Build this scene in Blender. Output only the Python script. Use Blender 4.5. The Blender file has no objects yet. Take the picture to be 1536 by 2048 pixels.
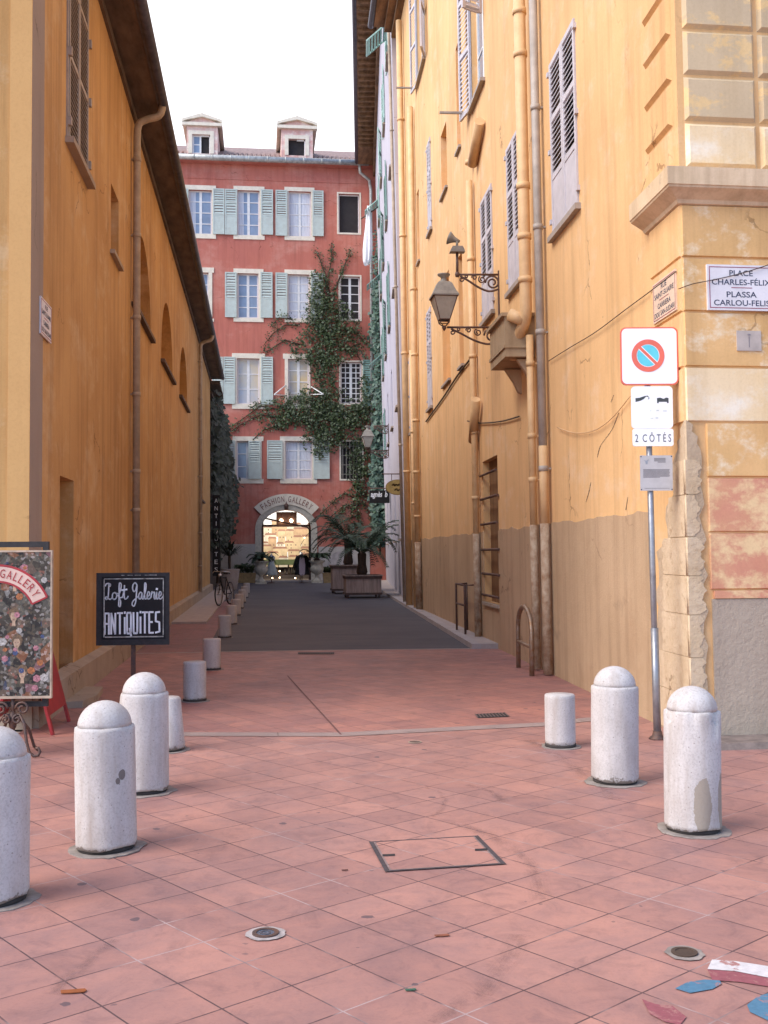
import bpy, math, random
from mathutils import Vector as V, Matrix
random.seed(7)
C = bpy.context.scene.collection
SC = bpy.context.scene
R_ = math.radians
# ------------------------------------------------------------------ camera
FPX, CX, CY, EYE = 2150.0, 768.0, 1024.0, 1.6
_y, _p, _r = R_(6.55), R_(2.21), R_(0.35)
_f = V((math.sin(_y)*math.cos(_p), math.cos(_y)*math.cos(_p), math.sin(_p)))
_rt = V((math.cos(_y), -math.sin(_y), 0)); _u = _rt.cross(_f)
CR = _rt*math.cos(_r)-_u*math.sin(_r); CU = _u*math.cos(_r)+_rt*math.sin(_r); CF = _f
EYEP = V((0, 0, EYE))
cam = bpy.data.cameras.new('camera'); co = bpy.data.objects.new('camera', cam); C.objects.link(co)
cam.sensor_fit = 'VERTICAL'; cam.sensor_height = 36; cam.lens = FPX/2048*36; cam.clip_end = 3000; cam.clip_start = .05
co.matrix_world = Matrix(((CR.x, CU.x, -CF.x, 0), (CR.y, CU.y, -CF.y, 0), (CR.z, CU.z, -CF.z, EYE), (0, 0, 0, 1)))
SC.camera = co
# ------------------------------------------------------------------ sky and sun
SUN_AZ, SUN_EL = R_(250), R_(44)      # azimuth clockwise from +Y
w = bpy.data.worlds.new('World'); SC.world = w; w.use_nodes = True
nt = w.node_tree; bg = nt.nodes['Background']
sky = nt.nodes.new('ShaderNodeTexSky'); sky.sky_type = 'NISHITA'; sky.sun_disc = False
sky.sun_elevation = SUN_EL; sky.sun_rotation = SUN_AZ; sky.air_density = 1.0; sky.dust_density = .8; sky.ozone_density = 1.0
tc = nt.nodes.new('ShaderNodeTexCoord'); dp = nt.nodes.new('ShaderNodeVectorMath'); dp.operation = 'DOT_PRODUCT'; nt.links.new(tc.outputs['Generated'], dp.inputs[0])
dp.inputs[1].default_value = (.08, .93, .35)              # bright white haze low in the sky beyond the alley
mr = nt.nodes.new('ShaderNodeMapRange'); nt.links.new(dp.outputs['Value'], mr.inputs[0]); mr.inputs[1].default_value = .45; mr.inputs[2].default_value = .86
mx = nt.nodes.new('ShaderNodeMixRGB'); nt.links.new(mr.outputs[0], mx.inputs[0]); nt.links.new(sky.outputs[0], mx.inputs[1]); mx.inputs[2].default_value = (5.8, 5.6, 5.3, 1)
tn = nt.nodes.new('ShaderNodeMixRGB'); tn.blend_type = 'MULTIPLY'; tn.inputs[0].default_value = 1; nt.links.new(mx.outputs[0], tn.inputs[1]); tn.inputs[2].default_value = (.97, 1.0, 1.12, 1)
nt.links.new(tn.outputs[0], bg.inputs[0]); bg.inputs[1].default_value = 0.15
sl = bpy.data.lights.new('sun', 'SUN'); sl.energy = 1.8; sl.angle = R_(42); sl.color = (1, .90, .76)
so = bpy.data.objects.new('sun', sl); C.objects.link(so)
sd = V((math.sin(SUN_AZ)*math.cos(SUN_EL), math.cos(SUN_AZ)*math.cos(SUN_EL), math.sin(SUN_EL)))
so.rotation_euler = sd.to_track_quat('Z', 'Y').to_euler(); so.location = sd*60
vs = SC.view_settings; vs.view_transform = 'Standard'; vs.look = 'None'; vs.exposure = 1.05; vs.gamma = 1; vs.use_curve_mapping = False
SC.cycles.max_bounces = 8; SC.cycles.diffuse_bounces = 5
# ------------------------------------------------------------------ geometry helpers
def ray(px, py): return CF+CR*((px-CX)/FPX)-CU*((py-CY)/FPX)
def G(px, py, z=0.0):
    d = ray(px, py); return EYEP+d*((z-EYE)/d.z)
class Fr:                                # a plane frame: u along, v up, n outward
    def __init__(s, o, u, v, n): s.o, s.u, s.v, s.n = V(o), V(u), V(v), V(n)
    def p(s, u, v, w=0): return s.o+s.u*u+s.v*v+s.n*w
    def px(s, px, py, w=0):
        d = ray(px, py); nn = s.u.cross(s.v); o = s.p(0, 0, w); t = (o-EYEP).dot(nn)/d.dot(nn)
        q = EYEP+d*t-o
        a, b, c = s.u.dot(s.u), s.u.dot(s.v), s.v.dot(s.v); e, g = q.dot(s.u), q.dot(s.v); D = a*c-b*b
        return ((e*c-g*b)/D, (g*a-e*b)/D)
    def sub(s, u, v, w=0, ang=0):        # frame turned about its v axis (hinged leaf)
        c, si = math.cos(ang), math.sin(ang)
        return Fr(s.p(u, v, w), s.u*c+s.n*si, s.v, s.n*c-s.u*si)
def fr_dir(o, heading):                  # frame on the ground whose normal points to `heading` degrees clockwise from +Y
    a = R_(heading); n = V((math.sin(a), math.cos(a), 0)); return Fr(o, V((0, 0, 1)).cross(n), (0, 0, 1), n)
XY = Fr((0, 0, 0), (1, 0, 0), (0, 1, 0), (0, 0, 1))
XZ = Fr((0, 0, 0), (1, 0, 0), (0, 0, 1), (0, -1, 0))
class MB:
    def __init__(s): s.v = []; s.f = []; s.sm = []
    def poly(s, pts, smooth=False):
        b = len(s.v); s.v += [V(p) for p in pts]; s.f.append(tuple(range(b, b+len(pts)))); s.sm.append(smooth); return s
    def box(s, fr, u0, u1, v0, v1, w0, w1):
        b = len(s.v)
        s.v += [fr.p(u, v, w) for w in (w0, w1) for v in (v0, v1) for u in (u0, u1)]
        for q in ((0, 2, 3, 1), (4, 5, 7, 6), (0, 1, 5, 4), (2, 6, 7, 3), (0, 4, 6, 2), (1, 3, 7, 5)):
            s.f.append(tuple(b+i for i in q)); s.sm.append(False)
        return s
    def bevel(s, fr, u0, u1, v0, v1, w0, w1, e):   # box whose front edges slope back by e
        b = len(s.v)
        s.v += [fr.p(u, v, w0) for u, v in ((u0, v0), (u1, v0), (u1, v1), (u0, v1))]
        s.v += [fr.p(u, v, w1) for u, v in ((u0+e, v0+e), (u1-e, v0+e), (u1-e, v1-e), (u0+e, v1-e))]
        for q in ((4, 5, 6, 7), (0, 1, 5, 4), (1, 2, 6, 5), (2, 3, 7, 6), (3, 0, 4, 7)):
            s.f.append(tuple(b+i for i in q)); s.sm.append(False)
        return s
    def prism(s, fr, pts, w0, w1):
        n = len(pts); b = len(s.v)
        s.v += [fr.p(u, v, w0) for u, v in pts]+[fr.p(u, v, w1) for u, v in pts]
        s.f.append(tuple(b+n+i for i in range(n))); s.f.append(tuple(b+n-1-i for i in range(n))); s.sm += [False, False]
        for i in range(n):
            j = (i+1) % n; s.f.append((b+i, b+j, b+n+j, b+n+i)); s.sm.append(n > 12)
        return s
    def tube(s, pts, r, n=8, cap=True):
        pts = [V(p) for p in pts]; b = len(s.v); m = len(pts)
        rr = r if isinstance(r, (list, tuple)) else [r]*m
        prev = None
        for i, p in enumerate(pts):
            t = (pts[min(i+1, m-1)]-pts[max(i-1, 0)]).normalized()
            if prev is None:
                a = t.cross(V((0, 0, 1)) if abs(t.z) < .9 else V((1, 0, 0))).normalized()
            else:
                a = (prev-t*prev.dot(t))
                a = a.normalized() if a.length > 1e-6 else t.orthogonal().normalized()
            prev = a; c = t.cross(a)
            for k in range(n):
                an = 2*math.pi*k/n; s.v.append(p+(a*math.cos(an)+c*math.sin(an))*rr[i])
        for i in range(m-1):
            for k in range(n):
                k2 = (k+1) % n; s.f.append((b+i*n+k, b+i*n+k2, b+(i+1)*n+k2, b+(i+1)*n+k)); s.sm.append(n > 4)
        if cap:
            s.f.append(tuple(b+n-1-k for k in range(n))); s.f.append(tuple(b+(m-1)*n+k for k in range(n))); s.sm += [False, False]
        return s
    def lathe(s, prof, c=(0, 0, 0), n=32, wob=None):
        c = V(c); b = len(s.v); m = len(prof)
        for i, (r, z) in enumerate(prof):
            for k in range(n):
                a = 2*math.pi*k/n; dr, dz = wob(i, a) if wob else (0, 0)
                s.v.append(c+V(((r+dr)*math.cos(a), (r+dr)*math.sin(a), z+dz)))
        for i in range(m-1):
            for k in range(n):
                k2 = (k+1) % n; s.f.append((b+i*n+k, b+i*n+k2, b+(i+1)*n+k2, b+(i+1)*n+k)); s.sm.append(True)
        s.f.append(tuple(b+n-1-k for k in range(n))); s.f.append(tuple(b+(m-1)*n+k for k in range(n))); s.sm += [False, False]
        return s
    def disc(s, fr, u, v, ru, rv, w, n=24, a0=0):
        return s.poly([fr.p(u+ru*math.cos(a0+2*math.pi*k/n), v+rv*math.sin(a0+2*math.pi*k/n), w) for k in range(n)])
    def ring(s, fr, u, v, r0, r1, w0, w1, n=32, a0=0, a1=2*math.pi):
        full = abs(a1-a0-2*math.pi) < 1e-6
        for k in range(n):
            A, B = a0+(a1-a0)*k/n, a0+(a1-a0)*(k+1)/n
            q = [(u+r*math.cos(t), v+r*math.sin(t)) for t, r in ((A, r0), (A, r1), (B, r1), (B, r0))]
            P = [fr.p(*x, w1) for x in q]; s.poly(P)
            if w0 is not None:
                Q = [fr.p(*x, w0) for x in q]
                s.poly([P[1], Q[1], Q[2], P[2]]); s.poly([P[3], Q[3], Q[0], P[0]])
                if not full and k == 0: s.poly([P[0], Q[0], Q[1], P[1]])
                if not full and k == n-1: s.poly([P[2], Q[2], Q[3], P[3]])
        return s
    def wall(s, fr, u0, u1, v0, v1, ops, back=True):
        """wall face with recessed openings: (u0,u1,v0,v1,depth,arch_height)"""
        us = sorted({u0, u1, *[o[0] for o in ops], *[o[1] for o in ops]}); vs_ = sorted({v0, v1, *[o[2] for o in ops], *[o[3] for o in ops]})
        us = [x for x in us if u0-1e-6 <= x <= u1+1e-6]; vs_ = [x for x in vs_ if v0-1e-6 <= x <= v1+1e-6]
        for a, b_ in zip(us, us[1:]):
            for c, d in zip(vs_, vs_[1:]):
                mu, mv = (a+b_)/2, (c+d)/2
                if any(o[0] < mu < o[1] and o[2] < mv < o[3] for o in ops): continue
                s.poly([fr.p(a, c), fr.p(b_, c), fr.p(b_, d), fr.p(a, d)])
        for o in ops:
            a, b_, c, d, dep, ah = o
            if ah:
                N = 20; cu, ru = (a+b_)/2, (b_-a)/2; sp = d-ah
                arc = [(cu-ru*math.cos(math.pi*k/N), sp+ah*math.sin(math.pi*k/N)) for k in range(N+1)]
                for k in range(N):
                    cor = (a, d) if k < N/2 else (b_, d)
                    s.poly([fr.p(*cor), fr.p(*arc[k]), fr.p(*arc[k+1])])
                s.poly([fr.p(a, d), fr.p(cu, d), fr.p(*arc[N//2])][::1]) if False else None
                ol = [(a, c)]+arc+[(b_, c)]
            else:
                ol = [(a, c), (a, d), (b_, d), (b_, c)]
            for k in range(len(ol)):
                p, q = ol[k], ol[(k+1) % len(ol)]
                s.poly([fr.p(*p), fr.p(*q), fr.p(*q, -dep), fr.p(*p, -dep)])
            if back: s.poly([fr.p(*q, -dep) for q in ol])
        return s
    def text(s, fr, txt, u, v, width=None, height=None, w=.003, size=1, shear=0, thick=0, sx=None):
        P, F = glyphs(txt, shear, thick)
        if not P: return s
        x0, x1 = min(p[0] for p in P), max(p[0] for p in P); y0, y1 = min(p[1] for p in P), max(p[1] for p in P)
        ky = (height/(y1-y0)) if height else None; kx = (width/(x1-x0)) if width else None
        if kx is None: kx = ky if ky else size
        if ky is None: ky = kx
        b = len(s.v)
        s.v += [fr.p(u+(p[0]-(x0+x1)/2)*kx, v+(p[1]-y0)*ky, w) for p in P]
        for f in F: s.f.append(tuple(b+i for i in f)); s.sm.append(False)
        return s
_gl = {}
def glyphs(txt, shear=0, thick=0):
    k = (txt, shear, thick)
    if k not in _gl:
        cu = bpy.data.curves.new('t', 'FONT'); cu.body = txt; cu.size = 1; cu.shear = shear; cu.offset = thick; cu.resolution_u = 3
        o = bpy.data.objects.new('t', cu); C.objects.link(o)
        me = o.evaluated_get(bpy.context.evaluated_depsgraph_get()).to_mesh()
        P = [(a.co.x, a.co.y) for a in me.vertices]; F = [tuple(p.vertices) for p in me.polygons]
        _gl[k] = (P, F); bpy.data.objects.remove(o); bpy.data.curves.remove(cu)
    return _gl[k]
OFF = {}
def obj(name, mb, m, parent=None):
    me = bpy.data.meshes.new(name); off = OFF.get(parent.name, V((0, 0, 0))) if parent else V((0, 0, 0))
    me.from_pydata([v-off for v in mb.v], [], mb.f); me.polygons.foreach_set('use_smooth', mb.sm); me.validate(); me.update()
    me.materials.append(m)
    o = bpy.data.objects.new(name, me); C.objects.link(o); o.parent = parent; OFF[o.name] = off
    return o
def tag(o, label, cat, group=None):
    o['label'] = label; o['category'] = cat
    if group: o['group'] = group
    return o
def thing(name, label, cat, loc=(0, 0, 0), group=None):
    o = bpy.data.objects.new(name, None); C.objects.link(o); o.location = loc; o.empty_display_size = .2; OFF[o.name] = V(loc)
    return tag(o, label, cat, group)
def struct(name, mb, m, kind='structure'):
    o = obj(name, mb, m); o['kind'] = kind; return o
def copy_tree(o, parent=None):
    c = o.copy(); C.objects.link(c); c.parent = parent
    for ch in list(o.children): copy_tree(ch, c)
    return c
# ------------------------------------------------------------------ materials
class NT:
    def __init__(s, name):
        s.m = bpy.data.materials.new(name); s.m.use_nodes = True; s.t = s.m.node_tree; s.b = s.t.nodes['Principled BSDF']
        s.pos = s.t.nodes.new('ShaderNodeNewGeometry').outputs['Position']
    def n(s, typ, **kw):
        x = s.t.nodes.new('ShaderNode'+typ)
        for k, v in kw.items(): setattr(x, k, v)
        return x
    def put(s, sock, val):
        if hasattr(val, 'is_linked'): s.t.links.new(val, sock)
        else: sock.default_value = val
    def obco(s): return s.n('TexCoord').outputs['Object']
    def scale(s, vec, sc):
        x = s.n('VectorMath', operation='MULTIPLY'); s.put(x.inputs[0], vec); x.inputs[1].default_value = sc; return x.outputs[0]
    def noise(s, scale, detail=4, rough=.6, vec=None, dist=0):
        x = s.n('TexNoise'); x.inputs['Scale'].default_value = scale; x.inputs['Detail'].default_value = detail
        x.inputs['Roughness'].default_value = rough; x.inputs['Distortion'].default_value = dist
        s.put(x.inputs['Vector'], vec if vec is not None else s.pos); return x.outputs['Fac']
    def vor(s, scale, vec=None, out='Distance', feature='F1', rnd=1):
        x = s.n('TexVoronoi', feature=feature); x.inputs['Scale'].default_value = scale; x.inputs['Randomness'].default_value = rnd
        s.put(x.inputs['Vector'], vec if vec is not None else s.pos); return x.outputs[out]
    def ramp(s, fac, a, b):               # linear 0..1 between a and b
        x = s.n('MapRange'); x.clamp = True; s.put(x.inputs[0], fac); x.inputs[1].default_value = a; x.inputs[2].default_value = b; return x.outputs[0]
    def math(s, op, a, b=0.0):
        x = s.n('Math', operation=op); s.put(x.inputs[0], a); s.put(x.inputs[1], b); return x.outputs[0]
    def mix(s, fac, a, b, mode='MIX'):
        x = s.n('MixRGB', blend_type=mode); s.put(x.inputs[0], fac)
        s.put(x.inputs[1], a if hasattr(a, 'is_linked') else (*a, 1)); s.put(x.inputs[2], b if hasattr(b, 'is_linked') else (*b, 1)); return x.outputs[0]
    def xyz(s, vec=None):
        x = s.n('SeparateXYZ'); s.put(x.inputs[0], vec if vec is not None else s.pos); return x.outputs
    def col(s, c): s.put(s.b.inputs['Base Color'], c if hasattr(c, 'is_linked') else (*c, 1)); return s
    def rough(s, r): s.put(s.b.inputs['Roughness'], r); return s
    def bump(s, h, strength=.3, dist=.01):
        x = s.n('Bump'); x.inputs['Strength'].default_value = strength; x.inputs['Distance'].default_value = dist
        s.put(x.inputs['Height'], h); s.t.links.new(x.outputs[0], s.b.inputs['Normal']); return s
def plaster(name, c1, c2, streak=.35, c3=None, thr=(.6, .7), big=.5, rough=.9, bump=.25, fine=45, sdark=(.55, .5, .46)):
    t = NT(name); pv = t.pos
    base = t.mix(t.ramp(t.noise(big, 7, .62), .35, .68), c1, c2)
    if c3: base = t.mix(t.ramp(t.noise(big*2.3, 8, .7, t.scale(pv, (1, 1, 1.3))), *thr), base, c3)
    st = t.noise(1, 5, .65, t.scale(pv, (4, 4, .22)))
    base = t.mix(t.math('MULTIPLY', t.ramp(st, .48, .75), streak), base, t.mix(1, base, sdark, 'MULTIPLY'))
    dr = t.noise(1, 7, .72, t.scale(pv, (1.5, 1.5, .5)), .8)
    base = t.mix(t.math('MULTIPLY', t.ramp(dr, .54, .70), streak*.8), base, t.mix(1, base, (.80, .72, .66), 'MULTIPLY'))
    cr = t.vor(.55, t.n('VectorMath', operation='ADD').outputs[0], 'Distance', 'DISTANCE_TO_EDGE')
    va = cr.node.inputs['Vector'].links[0].from_node; nz = t.n('TexNoise'); nz.inputs['Scale'].default_value = 1.7; nz.inputs['Detail'].default_value = 6; t.put(nz.inputs['Vector'], pv); t.put(va.inputs[0], pv); t.put(va.inputs[1], nz.outputs['Color'])
    ck = t.math('MULTIPLY', t.math('LESS_THAN', cr, .006), t.ramp(t.noise(.8, 3, .6), .56, .62))
    base = t.mix(t.math('MULTIPLY', ck, .65), base, t.mix(1, base, (.35, .28, .22), 'MULTIPLY'))
    st2 = t.noise(1, 4, .6, t.scale(pv, (9, 9, .5)))
    base = t.mix(t.math('MULTIPLY', t.ramp(st2, .6, .8), streak*.7), base, t.mix(1, base, (.72, .66, .6), 'MULTIPLY'))
    fn = t.noise(fine, 3, .7)
    base = t.mix(t.math('MULTIPLY', t.ramp(fn, .45, .8), .22), base, t.mix(1, base, (.6, .56, .52), 'MULTIPLY'))
    sp = t.math('MULTIPLY', t.math('LESS_THAN', t.vor(2.2), .022), .6)
    base = t.mix(sp, base, (.12, .08, .05))
    h = t.math('ADD', t.noise(8, 6, .7), t.math('MULTIPLY', fn, .5))
    return t.col(base).rough(rough).bump(h, bump, .012).m
def simple(name, c, rough=.6, var=.25, sc=12, metal=0, bump=.1, c2=None, stretch=(1, 1, 1)):
    t = NT(name); v = t.scale(t.pos, stretch)
    n = t.noise(sc, 5, .65, v); d = c2 or tuple(x*(1-var*1.6) for x in c)
    t.col(t.mix(t.ramp(n, .35, .7), c, d)).rough(rough); t.b.inputs['Metallic'].default_value = metal
    if bump: t.bump(t.noise(sc*4, 4, .6, v), bump, .004)
    return t.m
def emit(name, c, s):
    t = NT(name); t.col(c); t.b.inputs['Emission Color'].default_value = (*c, 1); t.b.inputs['Emission Strength'].default_value = s; return t.m
def paintmat(name, c, wear=.56):
    t = NT(name); n = t.noise(11, 8, .75, dist=.4); k = t.mix(t.ramp(t.noise(30, 4, .7), .35, .7), c, tuple(x*.75 for x in c))
    k = t.mix(t.ramp(n, wear, wear+.05), k, (.36, .165, .145)); t.col(k).rough(.7).bump(t.noise(60, 3, .7), .3, .003); return t.m
def leafmat(name, a, b, c):
    t = NT(name); n = t.noise(3.5, 5, .7); k = t.mix(t.ramp(n, .35, .65), a, b)
    k = t.mix(t.ramp(t.noise(14, 2, .5), .55, .75), k, c); t.col(k).rough(.55); return t.m
M = {}
M['ochre'] = plaster('ochre_plaster', (.60, .35, .13), (.48, .26, .085), .75, (.62, .42, .22), (.52, .70))
M['ochre_bright'] = plaster('bright_ochre_plaster', (.66, .39, .15), (.58, .33, .12), .3)
M['grey_strip'] = plaster('grey_strip_paint', (.36, .28, .22), (.30, .235, .19), .3)
M['yellow'] = plaster('yellow_plaster', (.79, .49, .225), (.68, .405, .175), .5, (.78, .545, .33), (.54, .75), fine=40)
M['cement'] = plaster('cement_render', (.54, .37, .22), (.43, .29, .165), .6, (.31, .215, .13), (.60, .78), fine=70, bump=.7)
M['lilac'] = plaster('lilac_grey_plaster', (.52, .49, .54), (.45, .42, .47), .45)
M['red'] = plaster('red_plaster', (.52, .165, .112), (.44, .138, .104), .5, (.56, .25, .19), (.48, .70), big=.25)
M['stone'] = plaster('pale_limestone', (.66, .51, .34), (.56, .41, .25), .35, (.42, .28, .16), (.56, .72), big=3.5, bump=1.0, fine=26)
M['plinth'] = plaster('plinth_stone', (.42, .335, .25), (.34, .265, .20), .3, (.22, .17, .13), (.62, .8), big=1.6, bump=.4)
M['pebble'] = plaster('pebbledash', (.45, .36, .27), (.36, .285, .215), .35, (.24, .19, .15), (.62, .8), big=1.2, bump=1.0, fine=28)
M['white'] = simple('white_paint', (.78, .77, .74), .5, .1, 6)
M['cream'] = simple('cream_paint', (.78, .70, .56), .7, .12, 4)
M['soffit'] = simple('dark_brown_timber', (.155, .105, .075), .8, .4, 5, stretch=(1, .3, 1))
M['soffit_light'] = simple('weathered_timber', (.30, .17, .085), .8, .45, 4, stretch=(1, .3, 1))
M['gutter'] = simple('dark_zinc', (.10, .095, .115), .5, .3, 6, .3)
M['zinc'] = simple('grey_zinc', (.52, .52, .48), .45, .3, 5, .4)
M['greige'] = simple('beige_pipe_paint', (.46, .36, .26), .6, .22, 5)
M['ypipe'] = simple('yellow_pipe_paint', (.70, .46, .23), .6, .2, 4, c2=(.56, .35, .17))
M['gpipe'] = simple('grey_pipe', (.42, .36, .30), .55, .2, 5)
M['wpipe'] = simple('worn_pipe_foot', (.50, .38, .26), .75, .3, 9, c2=(.26, .13, .06))
M['sh_lilac'] = simple('lilac_shutter_paint', (.57, .53, .545), .55, .12, 5)
M['sh_tan'] = simple('tan_shutter_paint', (.40, .33, .27), .6, .2, 6)
M['sh_brown'] = simple('brown_louvre_paint', (.17, .125, .095), .65, .2, 6)
M['sh_blue'] = simple('blue_grey_shutter_paint', (.49, .56, .51), .6, .2, 5, c2=(.42, .46, .41))
M['sh_green'] = simple('green_shutter_paint', (.24, .38, .32), .6, .2, 5)
M['sh_mint'] = simple('mint_shutter_paint', (.42, .62, .54), .6, .15, 5)
M['dark'] = simple('dark_interior', (.035, .03, .03), .9, .2, 3)
M['glass'] = simple('window_glass', (.26, .34, .46), .06, .2, .8, bump=.0)
M['glass_warm'] = simple('window_glass_clear', (.42, .46, .52), .05, .2, .6, bump=.0, c2=(.62, .48, .25))
M['curtain'] = simple('white_curtain', (.66, .69, .74), .8, .15, 3, stretch=(5, 5, .3))
M['iron'] = simple('rusty_dark_iron', (.075, .05, .045), .6, .4, 20, .2, c2=(.16, .075, .045))
M['rust'] = simple('rusted_steel_tube', (.30, .17, .085), .45, .4, 14, .6, c2=(.36, .30, .24))
M['lampglass'] = simple('dusty_lamp_glass', (.42, .39, .32), .3, .15, 8)
M['lampmetal'] = simple('grey_green_lamp_metal', (.27, .245, .205), .55, .2, 10)
M['black'] = simple('black_board_paint', (.012, .009, .009), .8, .3, 9)
M['blackframe'] = simple('worn_black_frame', (.034, .030, .030), .75, .3, 16)
M['ink'] = simple('dark_lettering', (.05, .05, .07), .7, .1, 9, bump=0)
M['inkblue'] = simple('navy_lettering', (.05, .06, .10), .7, .1, 9, bump=0)
M['maroon'] = simple('maroon_line', (.30, .06, .09), .7, .1, 9, bump=0)
M['redpaint'] = simple('red_board_paint', (.42, .03, .035), .5, .2, 6)
M['signred'] = simple('sign_red', (.80, .16, .10), .45, .1, 6, bump=0)
M['signblue'] = simple('overexposed_sign_blue', (.13, .62, .70), .45, .1, 6, bump=0)  # plain blue lifted to cyan: overexposure put into the base colour
M['signwhite'] = simple('sign_white', (.88, .88, .87), .4, .05, 6, bump=0)
M['marble'] = simple('white_marble_plaque', (.74, .70, .70), .4, .1, 5, bump=0)
M['marble_warm'] = simple('cream_marble_plaque', (.74, .55, .40), .5, .12, 5, bump=0)
M['poletin'] = simple('galvanised_pole', (.36, .36, .37), .4, .2, 12, .6)
M['goldboard'] = simple('gold_oval_board', (.50, .34, .10), .5, .25, 7)
M['wood'] = simple('planter_wood', (.44, .33, .275), .75, .3, 3, stretch=(6, 6, .5))
M['wooddark'] = simple('dark_planter_trim', (.12, .075, .06), .75, .3, 6)
M['terracotta'] = simple('yellow_terracotta', (.46, .31, .14), .8, .25, 8)
M['urn'] = simple('pale_urn_stone', (.62, .57, .46), .8, .2, 7)
M['roof'] = simple('clay_roof_tiles', (.34, .23, .20), .85, .4, 6, c2=(.16, .11, .10))
M['ivy'] = leafmat('ivy_leaves', (.016, .028, .009), (.045, .075, .020), (.11, .135, .04))
M['ivyblue'] = leafmat('ivy_leaves_cool', (.028, .062, .05), (.06, .12, .085), (.10, .16, .07))
M['ivydark'] = leafmat('ivy_leaves_dark', (.012, .018, .012), (.028, .042, .022), (.05, .075, .03))
M['palm'] = leafmat('palm_leaves', (.016, .035, .018), (.04, .075, .032), (.075, .12, .05))
M['stem'] = simple('vine_stem', (.09, .055, .035), .9, .3, 9)
M['cloth'] = simple('white_cloth', (.82, .82, .85), .85, .06, 5)
M['tyre'] = simple('tyre_rubber', (.02, .02, .02), .8, .2, 20)
M['steel'] = simple('bright_steel', (.5, .5, .5), .3, .1, 20, .9)
M['concrete'] = simple('pale_concrete', (.44, .37, .33), .85, .25, 5, c2=(.34, .28, .25))
M['kerb'] = plaster('kerb_stone', (.46, .41, .38), (.37, .32, .30), .1, (.27, .23, .21), (.6, .8), big=2, bump=.4)
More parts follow.
